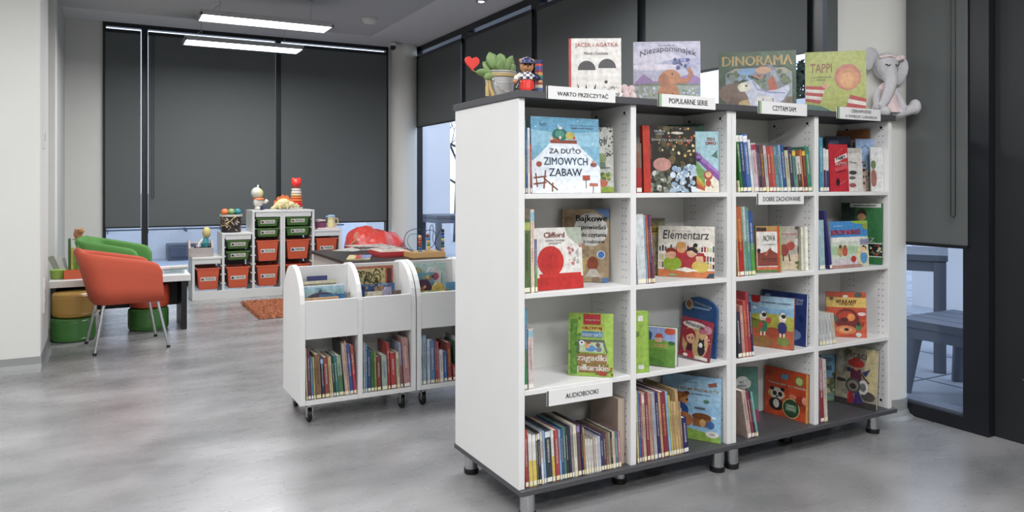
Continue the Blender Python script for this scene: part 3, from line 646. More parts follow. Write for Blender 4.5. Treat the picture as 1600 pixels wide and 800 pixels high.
def art_winter(a):
    a.rect(0, 0, 1, 1, '2f2a26'); a.scat(60, .3, .3, 1, 1, .05, ['3f4030', '54503a', '2c2e24', '6a5c40'], 5); a.scat(30, .3, .55, 1, .98, .02, ['c8a860', 'b05a40', 'd8cfa8'], 6)
    a.rect(.02, .5, .16, .72, '6a4436'); a.ell(.65, .9, .12, .02, 'c8c0b0'); a.scat(60, .05, 0, .5, .35, .05, ['8a8f80', '5a6052', 'c4c6be', '3f443a'], 7); a.scat(50, .5, 0, .98, .38, .05, ['a9bccc', '8fa6bc', 'ccd8e2'], 8); a.ell(.35, .42, .17, .1, 'b88a80')
fb_ray('picture_book', 1006, 1089, 2.56, -8, ZS[1], 196, .022, 'dark winter cover with spangled tree and wide red spine, lettered KRAINA', '2f2a26', 'b03a30', lambda a: (art_winter(a), a.rect(0, 0, .13, 1, 'b83c30')), [('KRAINA\nLODU', .32, .9, .2, .07, 'd8dce0', {'bold': .02}), ('ŚWIĘTO KOŃCA ZIMY', .55, .79, .78, .055, 'e8e4dc', {'bold': .01})], lean=3)
def art_rainbow(a):
    a.rect(0, 0, 1, 1, '9cc0c8'); a.rect(0, 0, 1, .28, 'ddd8c8')
    for i, c in enumerate(('b8503c', 'c8883c', 'b8b04c', '6f9a58')): a.poly([(0, .1+i*.12), (.5, .02+i*.03), (.5, .2+i*.05), (0, .25+i*.12)], c)
    a.poly([(0, .62), (.1, .72), (1, .3), (1, .18)], '7a4f94'); a.poly([(0, .66), (.1, .72), (1, .34), (1, .28)], '9a74b4')
    a.ell(.62, .28, .16, .08, 'a84a34'); a.ell(.62, .29, .11, .05, 'd0b090'); a.ell(.62, .15, .1, .06, 'a84a34'); a.line([(.52, .12), (.46, .06)], .03, 'a84a34'); a.line([(.72, .12), (.8, .07)], .03, 'a84a34')
    a.poly([(.75, .6), (.95, .7), (.95, .56)], '4a6a5c')
fb_ray('picture_book', 1092, 1135.5, 2.585, -24, ZS[1], 206, .012, 'pale teal cover with a rainbow and purple band beside the dark winter cover', '9cc0c8', '6a98a0', art_rainbow, [('TO I\nOWO', .72, .84, .36, .12, 'a8442e', {'bold': .03}), ('ton i\nkolor?', .2, .58, .36, .16, '2a3050', {'bold': .01})], lean=2)
fb_ray('picture_book', 1072, 1129, 2.72, -38, ZS[1], 196.5, .012, 'dark green book standing behind the rainbow cover, only its top edge showing', '2f6a54', '2a5a48', None, lean=3)
# right bay of the top shelf
def art_abc(a):
    a.rect(0, 0, 1, 1, 'b5303a'); a.poly([(.3, .7), (.95, .82), (.95, .72), (.3, .6)], 'd8d4d0'); a.poly([(.3, .5), (.95, .58), (.95, .5), (.3, .42)], 'c05058'); a.line([(.5, .15), (.9, .25)], .012, 'd89090'); a.ell(.42, .2, .1, .08, '2a2228'); a.line([(.5, .83), (.75, .92)], .01, 'd8a0a0'); a.line([(.35, .4), (.9, .45)], .03, '3a2830')
fb_ray('picture_book', 1297.5, 1327, 2.51, -4, ZS[1], 225, .01, 'slim red cover with white lettering ribbon in the right bay of the top shelf', 'b5303a', '8c2430', art_abc, [('FABET', .62, .715, .5, .07, '2a2228', {'bold': .03, 'slope': .15}), ('PRZYSNI', .6, .59, .56, .07, 'ece0dc', {'bold': .02, 'slope': .12})], lean=3)
def art_white(a): a.rect(0, 0, 1, 1, 'd2cfc8'); a.ell(.4, .43, .24, .05, '45484a'); a.ell(.35, .31, .2, .04, '6a6a68'); a.ell(.35, .14, .22, .05, '9c5a5c'); a.poly([(0, 1), (1, 1), (.9, .9), (0, .86)], 'b8b4ac')
fb_ray('picture_book', 1324, 1349, 2.54, -3, ZS[1], 231, .01, 'narrow white cover with three small drawings right of the slim red cover', 'd2cfc8', 'b0ada6', art_white, [('Tanja', .4, .66, .5, .06, '55504e')], lean=3)
def art_birds(a):
    a.rect(0, 0, 1, 1, '8fa8c8'); a.rect(0, 0, 1, .42, 'b8a89a'); a.scat(46, 0, 0, .8, .62, .06, ['8c4a4c', '6a7a58', 'c8b8a8', '4a3a38', '9c6a5c'], 12); a.line([(.3, .82), (.5, .88), (.7, .8)], .03, '1f2a4a'); a.poly([(.7, .62), (.9, .62), (.9, .76), (.7, .76)], '2f6a4a')
fb_ray('picture_book', 1342, 1371, 2.6, -24, ZS[1], 217, .01, 'blue sky cover with a crowded street scene and flying bird, between white covers', '8fa8c8', '6a80a0', art_birds, lean=3)
fb_ray('picture_book', 1362, 1381, 2.53, -10, ZS[1], 230, .008, 'plain white cover standing last at the right end of the top shelf', 'd6d6d4', 'c0c0be', lambda a: (a.rect(0, 0, 1, 1, 'd6d6d4'), a.ell(.2, .3, .25, .2, '9c6a60'), a.ell(.2, .6, .2, .1, '6a8058')), lean=2)
fb_ray('picture_book', 1292, 1330, 2.74, -28, ZS[1], 213, .012, 'dark blue book standing behind the red and white covers in the right bay', '3a4468', '2c3450', lambda a: (a.rect(0, 0, 1, 1, '3a4468'), a.rect(.1, .86, .5, .93, '6a7aa4')), lean=2)
fb_ray('picture_book', 1330, 1380, 2.77, -82, ZS[1], 206, .012, 'tan and brown book at the very back of the right bay, tallest of its shelf', '9c6a44', '7a5034', lambda a: (a.rect(0, 0, 1, .84, 'b8a890'), a.rect(.5, .4, 1, .8, '55504c')), lean=1)
# second shelf
def art_red(a):
    a.rect(0, 0, 1, 1, 'dcd9d2'); a.poly([(.66, 1), (1, 1), (1, .66), (.86, .74), (.7, .86)], 'a8b0a0')
    a.rect(0, 0, 1, .2, 'b82f2c'); a.disc(.34, .46, .27, 'c0342e'); a.rect(.1, .2, .96, .26, 'c0342e'); a.disc(.34, .46, .19, 'b82f2c')
    a.scat(22, .72, .4, .98, .8, .03, ['c4c4bc', 'a8a8a0', 'b87878', 'e8e6e0'], 4)
fb_ray('picture_book', 836, 912, 2.53, -1, ZS[2], 357.5, .012, 'white square cover with a big red disc above a red band', 'dcd9d2', 'c8c5be', lambda a: (art_red(a)), [('Clifford', .43, .885, .42, .085, '8c2a2a', {'bold': .02}), ('wielka księga\nprzygód', .44, .77, .4, .085, '55454a')], lean=5)
def art_tales(a):
    a.rect(0, 0, 1, 1, 'a89274'); a.scat(50, 0, 0, 1, 1, .07, ['b09a7a', '9c886a', 'b8a484', '8f7c62'], 3); a.poly([(.68, 1), (1, 1), (1, .86)], '5a7fb0'); a.disc(.62, .72, .36, 'd5d3cc'); a.ell(.66, .25, .12, .1, '8c4a34'); a.poly([(.6, .18), (.72, .18), (.85, .07), (.5, .07)], 'c8c0b4'); a.rect(.3, .14, .5, .32, 'c0a860'); a.rect(.85, 0, 1, .06, '5a78a8'); a.disc(.84, .375, .09, 'd5dce4'); a.disc(.84, .375, .07, '4a78b4'); a.ell(.15, .8, .12, .1, '8a7458')
fb_ray('picture_book', 886, 958.8, 2.735, -41, ZS[2], 327, .03, 'thick brown tale book with a round white title patch behind the red disc cover', 'a89274', '8a7656', art_tales, [('Bajkowe', .63, .86, .66, .11, '26262c', {'bold': .025}), ('opowieści', .63, .745, .6, .085, '26262c', {'bold': .02}), ('do czytania', .68, .64, .54, .075, '26262c', {'bold': .015}), ('z rodzicami', .68, .555, .44, .05, '26262c', {'bold': .01})], lean=3)
def art_primer(a):
    a.rect(0, 0, 1, 1, 'd8d4c8'); a.rect(0, .12, 1, .64, 'ddd9ce')
    rnd = random.Random(4)
    for z in (.5, .32, .18):
        for i in range(20):
            if .15 < i/20 < .8 and z < .45: continue
            a.rect(.02+i*.05, z, .02+i*.05+.034, z+rnd.uniform(.08, .13), rnd.choice(['3a6a60', '9c3440', 'c8b070', '5a3040', 'b8c0a0', '44566a']), True)
    a.k += 1; a.rect(0, 0, 1, .14, 'c8784c'); a.ell(.28, .14, .17, .09, 'c8784c')
    a.ell(.43, .36, .15, .2, 'b03a40'); a.ell(.42, .57, .085, .1, 'd0a070'); a.ell(.42, .63, .09, .06, 'c89858')
    a.ell(.26, .26, .17, .14, '8fa83c'); a.ell(.24, .44, .085, .09, 'd8a888'); a.poly([(.14, .46), (.16, .55), (.24, .58), (.34, .53), (.33, .48), (.24, .5)], '8c3a30')
    a.ell(.6, .3, .16, .16, 'a83840'); a.ell(.6, .48, .08, .09, 'dcb090'); a.poly([(.5, .5), (.54, .58), (.64, .6), (.72, .52), (.7, .46), (.6, .53)], '2a2228'); a.ell(.67, .63, .04, .04, '2a2228')
    a.ell(.76, .22, .15, .12, 'c8b45c'); a.ell(.76, .38, .08, .09, 'dcae8c'); a.poly([(.67, .42), (.72, .49), (.82, .48), (.86, .34), (.82, .3), (.8, .42)], '9c3034')
    a.poly([(.3, .14), (.5, .2), (.72, .13), (.52, .1)], 'ece8dc'); a.poly([(.86, .0), (1, .02), (1, .1), (.92, .09)], '2a4a5c'); a.rect(.2, .02, .34, .06, '8fa880')
fb_foot('picture_book', (1042,433.8), (1132,438.4), 2, 356, .012, 'white school primer cover with a family reading together, lettered Elementarz', 'd8d4c8', 'c0bcb0', art_primer, [('Elementarz', .5, .83, .82, .17, '2a2a32', {'shear': .12}), ('Maria Lorek, Lidia Wollman', .42, .905, .34, .02, '6a6660')], lean=3)
def art_olive(a): a.rect(0, 0, 1, 1, '8c8860'); a.scat(50, 0, 0, 1, 1, .09, ['7c7a54', '9c9a78', 'a8a080', '6a6a48'], 2); a.rect(.2, .72, .92, .86, 'b8a048'); a.ell(.2, .5, .2, .1, '5a3048'); a.scat(16, .3, .12, .9, .4, .07, ['b09a90', '7c7060', '5f7a4a', 'a08a8c'], 5); a.rect(0, .94, 1, 1, '5f5a48')
fb_ray('picture_book', 1008, 1041, 2.725, -10, ZS[2], 341.5, .015, 'olive green cover with a yellow title strip behind the school primer', '8c8860', '55523c', art_olive, [('JA CHCĘ\nWIEDZIEĆ', .6, .79, .5, .09, '4a3020', {'bold': .02})], lean=3)
def art_fox(a):
    a.rect(0, 0, 1, 1, 'c9684a'); a.rect(.02, .12, .86, .88, 'd9d6ce'); a.rect(0, 0, 1, .06, '5f7a48'); a.rect(0, .9, .86, 1, 'b08a50'); a.rect(.02, .89, .42, .97, '33302e'); a.rect(.84, 0, .94, 1, 'b84a36'); a.rect(.94, 0, 1, 1, '88a05a')
    a.poly([(.04, .14), (.84, .14), (.84, .4), (.62, .47), (.55, .54), (.48, .46), (.2, .42), (.04, .44)], '7f4034'); a.poly([(.3, .38), (.52, .52), (.42, .36)], 'b06048'); a.ell(.1, .47, .07, .05, '2a2024'); a.rect(.2, .28, .8, .295, '3a2420'); a.rect(.26, .24, .78, .252, '3a2420')
fb_foot('picture_book', (1182.5,426.6), (1222,425.6), 2, 353.6, .016, 'orange bordered cover with a brown fox shape, lettered NOWA', 'c9684a', '88a05a', art_fox, [('NOWA', .52, .74, .46, .13, '2a2a2c', {'bold': .0}), ('w przedszkolu', .5, .6, .5, .04, '3a3a3c')], lean=3)
def art_horse(a): a.rect(0, 0, 1, 1, 'a8a094'); a.rect(0, 0, 1, .35, 'c4b498'); a.rect(.06, .78, .8, .86, 'b8a8a0'); a.poly([(.65, .92), (1, .94), (1, .98), (.7, 1)], '4a4a48'); a.ell(.25, .45, .18, .14, '8c3a34'); a.ell(.5, .55, .16, .1, 'a04438'); a.line([(.2, .34), (.2, .2)], .05, '3a2a28'); a.line([(.42, .36), (.46, .2)], .05, '2c2c34'); a.ell(.78, .64, .14, .08, 'd0ccc4'); a.ell(.85, .45, .08, .12, '3a3a30'); a.scat(10, .7, .04, .98, .2, .06, ['55603a', '7a7a50'], 3); a.ell(.42, .66, .06, .04, 'c89a80')
fb_ray('picture_book', 1217, 1257, 2.6, -28, ZS[2], 354, .022, 'grey beige cover with small figures and horses right of the cover lettered NOWA', 'a8a094', 'c9885a', art_horse, [('W KALI GRAM', .42, .82, .6, .05, '8c3030')], lean=3)
fb_ray('picture_book', 1259, 1270, 2.53, -14, ZS[2], 355, .02, 'cream pages and cover at the right end of the second shelf by the drilled panel', 'cfcabc', 'b8b4a6', lambda a: (a.rect(.3, 0, .5, 1, '9ab090'), a.rect(.7, 0, .9, 1, 'e6e2d6')), lean=2)
def art_road(a):
    a.rect(0, 0, 1, 1, 'c8d0c0'); a.rect(0, .66, 1, 1, '4a88c0'); a.ell(.85, 1, .3, .07, '8fb04a'); a.ell(.97, .88, .12, .07, '8a9a48'); a.rect(.04, .56, .78, .66, 'e4e2dc'); a.rect(.78, .48, 1, .6, '8c8ca8')
    a.ell(.3, .38, .5, .1, 'a8c4a0'); a.rect(0, 0, .8, .2, 'cfc8cc'); a.rect(0, 0, .8, .07, 'b08a80'); a.ell(.24, .36, .08, .12, 'b8a070'); a.ell(.36, .36, .07, .11, 'b85a4c'); a.ell(.24, .46, .04, .04, '6a4a38'); a.ell(.36, .45, .04, .04, '8c5a48')
    a.ell(.84, .26, .17, .22, 'e0d4a4'); a.ell(.86, .2, .1, .13, '5f98c4'); a.ell(.86, .38, .07, .08, 'e4c4a4'); a.poly([(.8, .44), (.86, .47), (.94, .42), (.93, .36), (.9, .42)], '2a2422'); a.ell(.58, .18, .07, .07, 'b84034')
fb_foot('picture_book', (1300,420.7), (1358,416.4), 2, 345, .014, 'blue topped road safety cover with cartoon children, lettered NA DRODZE', 'c8d0c0', 'a0b0b8', art_road, [('BEZPIECZNY NA DRODZE', .4, .765, .78, .1, 'c43a34', {'bold': .03}), ('poradnik', .2, .9, .24, .03, 'e8eef0')], lean=3)
def art_pitch(a): a.rect(0, 0, 1, 1, '2f6a3c'); a.rect(0, .5, .35, 1, '2a3a34'); a.rect(.22, .93, .97, .995, 'd0d2cc'); a.rect(.3, .95, .85, .965, '3a3a3c'); a.ell(.5, .82, .12, .09, '3a2c28'); a.ell(.5, .77, .1, .06, 'b08060'); a.rect(.62, .14, 1, .33, '1c1f1e'); a.scat(18, .64, .16, .98, .31, .03, ['a8442e', 'c8c0a0', '5a6a50'], 6); a.rect(.62, .335, 1, .35, 'c8ccc4'); a.rect(.62, .12, 1, .135, 'c8ccc4')
front_book('picture_book', (3.462, 2.705, ZS[2]), -70, .205, .318, .012, 'large dark green cover with a photographed player behind the road safety cover', '2f6a3c', '244f30', art_pitch, [('RZ', .72, .4, .2, .07, 'd8dcd4', {'bold': .03})], lean=2)
# third shelf
def art_quiz(a):
    a.rect(0, 0, 1, 1, '8fae4c'); a.rect(.04, .02, .2, .9, '5f8a3a'); a.scat(24, .02, .05, .25, .95, .04, ['4a7a34', '6f9a44', '3f6a30'], 2); a.rect(.8, .05, 1, 1, '9cba58'); a.rect(.33, .82, .72, .99, 'a03034'); a.rect(.3, .72, .78, .8, 'c8b060'); a.rect(.3, .62, .76, .71, '4a80a8')
    a.poly([(.18, .38), (.22, .58), (.8, .58), (.88, .38), (.84, .38), (.77, .54), (.25, .54), (.22, .38)], '5a6260'); a.rect(.25, .38, .78, .54, 'b8c8a0'); a.ell(.3, .53, .06, .035, 'e4e2da'); a.ell(.3, .53, .025, .015, '2a2a2a'); a.ell(.5, .44, .12, .05, '5a8ab8'); a.ell(.42, .48, .06, .04, 'd0a880'); a.ell(.66, .5, .05, .035, '6a5a58'); a.ell(.68, .43, .07, .04, '6f7888'); a.ell(.45, .53, .05, .02, 'a85a34')
    a.rect(.2, .2, .86, .36, '8c6a44'); a.rect(.2, .06, .9, .19, '86623e'); a.scat(14, .6, .03, .98, .2, .03, ['a03c34', '5a7a3c'], 7); a.rect(.7, .02, .86, .06, '9c4038')
fb_foot('picture_book', (893.3,588.8), (964.2,592.8), 3, 494, .012, 'green puzzle book cover alone in the bay, lettered zagadki piłkarskie', '8fae4c', '7a9a40', art_quiz, [('zagadki', .53, .28, .66, .13, 'ece8dc', {'bold': .03}), ('piłkarskie', .55, .125, .68, .13, 'ece8dc', {'bold': .03}), ('WOJCIECH', .53, .89, .32, .03, 'ecdcd4', {'bold': .02}), ('ORZYSTAJ', .53, .76, .44, .06, '8c4a24', {'bold': .03}), ('mistrzach', .53, .665, .42, .07, 'd8e0e8', {'bold': .03})], lean=4)
def art_greenboard(a): a.rect(0, 0, 1, 1, '8fb04c'); a.rect(.3, .84, .62, .93, 'd8d8d0'); a.rect(.3, .06, .66, .13, 'd6d6d2'); a.scat(8, 0, .2, 1, .8, .08, ['9cba5c', '86a848'], 3); a.ell(.2, .63, .18, .05, '5f7a34'); a.rect(.94, 0, 1, 1, '7a9c40')
fb_ray('board_book', 989, 1013, 2.51, -12, ZS[3], 488, .03, 'bright green board book with a barcode at the left end of the third shelf', '8fb04c', '7a9c40', art_greenboard, lean=1)
def art_farm(a):
    a.rect(0, 0, 1, 1, '5f8a3a'); a.rect(0, .6, 1, 1, '8fa0c8'); a.ell(.4, .56, .8, .12, '6f9a40'); a.poly([(.05, .66), (.18, .94), (.34, .84), (.3, .66)], '3a4a78'); a.rect(.42, .62, .62, .74, 'd0a48c'); a.poly([(.4, .74), (.46, .84), (.62, .84), (.66, .74)], 'b05048'); a.ell(.85, .92, .16, .09, 'b04a34'); a.ell(.9, .62, .1, .05, '2f5a34'); a.ell(.3, .08, .4, .12, '4f7a34'); a.rect(.38, .5, .78, .57, 'c8b070')
fb_foot('board_book', (1013,573.8), (1067.5,580.3), 3, 519, .05, 'thick square board book with a red roofed house on green fields', '5f8a3a', '44662c', art_farm, [('ZABAWA W WIOSKĘ', .57, .535, .4, .035, '4a3a20', {'bold': .02})], lean=3, pages='dedcd6')
def art_vita(a):
    a.rect(0, 0, 1, 1, '8c2f40'); a.ell(.5, .42, .42, .45, 'b89a6c'); a.ell(.42, .84, .38, .09, 'd8d0c8'); a.ell(.84, .78, .15, .1, 'b8808c'); a.ell(.7, .74, .12, .09, 'a8606c')
    a.ell(.3, .55, .2, .19, '8c2430'); a.ell(.34, .5, .14, .13, 'd8a888'); a.poly([(.14, .62), (.2, .7), (.38, .72), (.5, .6), (.36, .62), (.2, .54)], '8c2430'); a.ell(.3, .5, .02, .03, '2a1c1c'); a.ell(.4, .5, .02, .03, '2a1c1c'); a.poly([(.22, .1), (.46, .1), (.42, .36), (.26, .36)], '4a2430'); a.poly([(.16, 0), (.52, 0), (.46, .18), (.24, .18)], 'a83440')
    a.ell(.72, .28, .12, .16, '2c2a30'); a.ell(.7, .42, .1, .09, '2c2a30'); a.ell(.69, .38, .06, .06, 'd4d0c8'); a.poly([(.62, .48), (.64, .56), (.69, .5)], '2c2a30'); a.poly([(.72, .5), (.78, .56), (.79, .48)], '2c2a30'); a.rect(.55, .02, .95, .1, 'd8d4cc'); a.scat(8, .82, .3, .97, .62, .03, ['e0a8a0', 'e8c8a0'], 5); a.ell(.24, .06, .08, .04, 'e4e0d8')
fb_foot('picture_book', (1070,561.5), (1119,571.5), 3, 500, .01, 'dark red tilted cover with a red haired girl and a cat', '8c2f40', '6a2430', art_vita, [('Witaminki', .42, .85, .6, .1, '3a2c34', {'bold': .01, 'slope': -.06}), ('73', .84, .79, .16, .07, 'ece0e0', {'bold': .02})], lean=6, roll=4, byleft=True)
front_book('board_book', (2.412, 2.755, ZS[3]), -87, .215, .262, .012, 'dark blue board book with a rounded top behind the red haired girl cover', '2c5488', '244470', lambda a: (a.rect(0, 0, 1, .8, '2c5488'), a.disc(.2, .86, .12, 'c8b890'), a.disc(.2, .86, .08, '8c5a3a'), a.rect(.3, .8, .8, .83, '8fb4d8')), [('PARA DO PAR', .62, .88, .5, .04, 'd8e4ec', {'bold': .02, 'slope': -.15})], lean=3, arch=.05)
def art_cows(a):
    a.rect(0, 0, 1, 1, 'a85a3c'); a.rect(0, .46, 1, 1, '7fa6c4'); a.ell(.6, .88, .6, .12, '9cbacc'); a.ell(.5, .5, .7, .16, 'a8a84c'); a.rect(0, .34, 1, .5, '9a9c44'); a.ell(.15, .4, .2, .14, '6f7a38'); a.rect(0, 0, 1, .36, 'a85a3c'); a.ell(.3, .1, .25, .1, '8f6a40'); a.ell(.78, .14, .14, .08, '6f8040'); a.ell(.55, .3, .16, .1, '9c4a34')
    a.poly([(.05, 1), (.25, 1), (.26, .9), (.22, .86), (.09, .86), (.05, .9)], 'a82c2c'); a.ell(.13, .76, .05, .03, 'dce4ea')
    for x, c1, c2 in ((.33, 'b8503c', '3a7a5c'), (.76, '34366a', '2f3260')):
        a.ell(x, .6, .08, .1, 'e0dcd2'); a.ell(x+.02, .63, .05, .04, '2c2a2a'); a.ell(x-.02, .55, .05, .04, 'd8c4b0'); a.line([(x-.06, .69), (x-.04, .63)], .015, '4a4438'); a.line([(x+.08, .69), (x+.05, .63)], .015, '4a4438'); a.ell(x, .4, .1, .12, c2); a.ell(x-.05, .42, .05, .08, c1); a.line([(x-.04, .3), (x-.04, .22)], .03, 'e0d8c8'); a.line([(x+.04, .3), (x+.04, .22)], .03, 'e0d8c8')
    a.ell(.45, .53, .07, .06, 'b85a48'); a.line([(.05, .56), (.18, .5)], .015, '5a4030')
fb_foot('picture_book', (1182.6,542.4), (1254.4,552), 3, 470, .016, 'square cover with two dressed cows in a field under a blue sky', 'a85a3c', '8c4a34', art_cows, [('JAK KRÓWKA Z ŁACIATKĄ', .6, .875, .66, .045, '2c2c3c', {'bold': .02})], lean=4)
def art_navy(a): a.rect(0, 0, 1, 1, '2a3c74'); a.scat(20, 0, .2, 1, 1, .05, ['34488a', '223066'], 3); a.rect(.08, .88, .2, .93, '8fb0d0'); a.ell(.5, .2, .4, .15, '6f8ab0')
fb_ray('picture_book', 1194, 1265, 2.765, -80, ZS[3], 452, .016, 'navy blue cover with white lettering standing behind the two cows cover', '2a3c74', '5f8098', art_navy, [('KOSMICZNE\nPRZYGODY', .7, .84, .46, .12, 'dce0ea', {'bold': .02})], lean=3)
def art_volcano(a):
    a.rect(0, 0, 1, 1, 'b84a30'); a.rect(0, .66, 1, .88, 'd0b060'); a.scat(16, 0, 0, 1, .6, .08, ['c05a38', 'a83c28'], 2); a.disc(.52, .38, .3, '6a2420'); a.ell(.5, .46, .22, .12, 'a83a28'); a.ell(.62, .44, .1, .08, 'd88a4c'); a.ell(.45, .38, .1, .05, '4a1a1a'); a.ell(.48, .16, .26, .1, 'c8784c'); a.ell(.48, .16, .16, .06, 'd89a68'); a.ell(.5, .17, .06, .035, '2c1a1a'); a.ell(.8, .94, .1, .06, '4a5048'); a.ell(.2, .4, .08, .08, '55604a'); a.rect(.42, .88, .54, .93, 'd8d0c0'); a.ell(.8, .22, .07, .08, '4a7048'); a.ell(.8, .3, .05, .05, '2a3028'); a.ell(.8, .06, .07, .05, 'c8ccc8'); a.ell(.88, .52, .1, .04, 'd8c0b8'); a.ell(.13, .86, .05, .05, '6a5a38')
fb_foot('picture_book', (1302.5-11,526), (1354.5,528.3), 3, 458, .012, 'orange cover with a glowing volcano globe, lettered WULKANY', 'b84a30', '7a3424', art_volcano, [('WULKANY', .5, .785, .52, .085, '6a2018', {'bold': .03}), ('CZYLI PIES SAMO', .5, .72, .38, .028, '4a2018', {'bold': .02})], lean=4)
# bottom shelf
def art_bear(a):
    a.rect(0, 0, 1, 1, '8fb8d4'); a.ell(.7, .75, .5, .2, '9cc2da'); a.poly([(0, 0), (1, 0), (1, .1), (.5, .17), (0, .22)], '86a84c'); a.ell(.3, .62, .15, .11, 'a8683c'); a.ell(.2, .71, .05, .04, '9c5c34'); a.ell(.42, .71, .05, .04, '9c5c34'); a.ell(.38, .6, .07, .05, 'c08a58'); a.ell(.36, .66, .012, .012, '1c1412'); a.ell(.43, .61, .02, .015, '1c1412'); a.ell(.28, .44, .18, .13, '2f4f88'); a.ell(.34, .3, .2, .12, 'a8683c'); a.ell(.3, .2, .13, .07, 'a8683c'); a.poly([(.1, .42), (.34, .4), (.34, .46), (.1, .48)], 'd8d0c0'); a.rect(.54, .22, .84, .38, '8c5a34'); a.ell(.68, .38, .16, .05, '6f4428'); a.ell(.7, .28, .05, .06, 'c8a068'); a.ell(.83, .26, .07, .06, '3f5f94'); a.ell(.86, .12, .11, .05, 'd8d4cc'); a.ell(.86, .12, .05, .025, 'a8a4a0'); a.rect(.56, .49, .74, .52, '5a5a68'); a.ell(.76, .62, .05, .03, '4a7a6a'); a.poly([(.78, .9), (.92, .94), (.94, .88), (.8, .85)], '8c5040'); a.ell(.89, .38, .04, .02, 'd8e4e8')
A, B, yw, wd = foot_span((1034, 678), (1125.7, 694.3), .122); A = inner(A, B)
front_book('picture_book', A, yw, wd, .285, .012, 'large pale blue cover with a brown bear packing a rucksack on grass', '8fb8d4', '7a9cb8', art_bear, [('MIŚ W PODRÓŻY', .62, .795, .7, .06, 'b89a44', {'bold': .02}), ('i jego przyjaciele', .58, .72, .5, .035, '3a5a7c', {'bold': .01}), ('Anna Nowak', .48, .9, .26, .02, '3a4a60')], lean=3)
def art_teal(a): a.rect(0, 0, 1, 1, '4f7f74'); a.rect(.3, 0, 1, .22, '8c3a5c'); a.rect(0, 0, .4, .3, 'c8b8a0'); a.ell(.35, .72, .3, .12, 'd2d6d0'); a.ell(.2, .68, .18, .08, 'd2d6d0'); a.ell(.55, .7, .16, .08, 'd2d6d0'); a.scat(5, .45, .44, .65, .56, .03, ['d8dcd8'], 3)
fb_ray('picture_book', 1148, 1186, 2.70, -20, ZS[4], 576, .014, 'teal and plum cover with a white speech cloud behind leaning spines', '4f7f74', '3f6a60', art_teal, [('być\nmądrą', .32, .7, .34, .13, '2a4a44')], lean=3)
def art_panda(a):
    a.rect(0, 0, 1, 1, 'bc4a2c'); a.scat(14, 0, 0, 1, .6, .1, ['c2542f', 'b44428'], 2); a.ell(.28, .45, .2, .11, 'c8a060'); a.ell(.3, .46, .15, .13, 'd0ccc0'); a.ell(.18, .55, .05, .04, '221e1e'); a.ell(.42, .57, .05, .04, '221e1e'); a.ell(.24, .46, .05, .05, '221e1e'); a.ell(.37, .46, .05, .05, '221e1e'); a.ell(.3, .4, .03, .02, '221e1e'); a.ell(.28, .24, .17, .13, '2a2222'); a.ell(.28, .25, .07, .09, 'ccc8bc'); a.disc(.62, .22, .2, 'c8b078'); a.disc(.62, .22, .18, '2f4a34'); a.rect(.5, .16, .74, .3, '6f9070'); a.ell(.82, .42, .1, .1, '8c3424'); a.ell(.92, .44, .06, .08, 'd89078'); a.ell(.66, .47, .08, .05, 'c87a5c'); a.disc(.8, .82, .1, '5f7a3c'); a.disc(.8, .82, .075, 'b0b878'); a.rect(.4, .8, .55, .9, '5a98b4'); a.rect(.95, 0, 1, 1, 'c89858')
fb_foot('picture_book', (1196.6,642.8), (1265,662.5), 4, 586, .009, 'orange red cover with a panda face, leaning on the drilled middle panel', 'bc4a2c', '7a7048', art_panda, [('Pierwszy dzień w przedszkolu', .52, .68, .84, .075, 'ece4d8', {'bold': .01}), ('NOWE\nZADANIA', .62, .24, .2, .1, 'd8e0d0', {'bold': .02})], lean=1.5)
def art_pirate(a):
    a.rect(0, 0, 1, 1, '8f8a78'); a.scat(40, 0, 0, 1, 1, .1, ['a49c84', '7c7868', '989078', 'b0a88c'], 4); a.ell(.9, .6, .2, .4, 'b8ac84'); a.rect(0, 0, 1, .1, '3a3836'); a.ell(.12, .7, .08, .2, 'a8a69c'); a.ell(.15, .4, .12, .03, '33302e'); a.ell(.8, .2, .16, .08, '4a4642')
    a.poly([(.38, .3), (.36, .6), (.46, .66), (.62, .62), (.66, .3)], '55283a'); a.poly([(.3, .04), (.4, .34), (.5, .04)], '8c2c34'); a.poly([(.46, .04), (.52, .34), (.7, .08)], '3c3468'); a.poly([(.3, .1), (.34, .36), (.44, .3)], 'a83834'); a.ell(.5, .66, .08, .06, 'b08468'); a.ell(.5, .72, .2, .07, 'a03430'); a.ell(.5, .76, .12, .06, 'a83a34'); a.poly([(.36, .64), (.26, .62), (.32, .56), (.4, .58)], '2c3050'); a.poly([(.64, .58), (.84, .66), (.74, .52)], '3c4068')
    a.ell(.68, .34, .12, .12, 'c0c0bc'); a.ell(.68, .34, .07, .07, '6a6a6c'); a.ell(.44, .34, .18, .13, '4a4648'); a.ell(.44, .34, .14, .09, '7a7268'); a.ell(.44, .33, .08, .05, '33302e'); a.line([(.62, .56), (.82, .42)], .03, '4a3a34')
fb_foot('picture_book', (1313,630), (1379,646), 4, 551, .016, 'weathered grey cover with a red hatted pirate, lettered Piraci', '8f8a78', '4a4640', art_pirate, [('Piraci', .5, .87, .5, .13, '4a4a48', {})], lean=4)
def art_castle(a): a.rect(0, 0, 1, 1, '6a98b8'); a.rect(0, 0, 1, .5, '5f7a4c'); a.scat(36, 0, .1, 1, .6, .1, ['8c6a4c', 'a89a6c', '4a5a3c', 'b8a890', '6a4a40'], 5); a.rect(0, .04, 1, .18, '6a8a7c'); a.ell(.3, .9, .4, .06, '4a6a88'); a.ell(.2, .2, .1, .12, 'b8a848')
fb_ray('picture_book', 1285, 1311, 2.75, -25, ZS[4], 556, .014, 'blue sky cover with a crowded castle scene left of the pirate cover', '6a98b8', '4a6a84', art_castle, [('RYCERZE', .3, .72, .6, .09, '20242c', {'bold': .03})], lean=3)
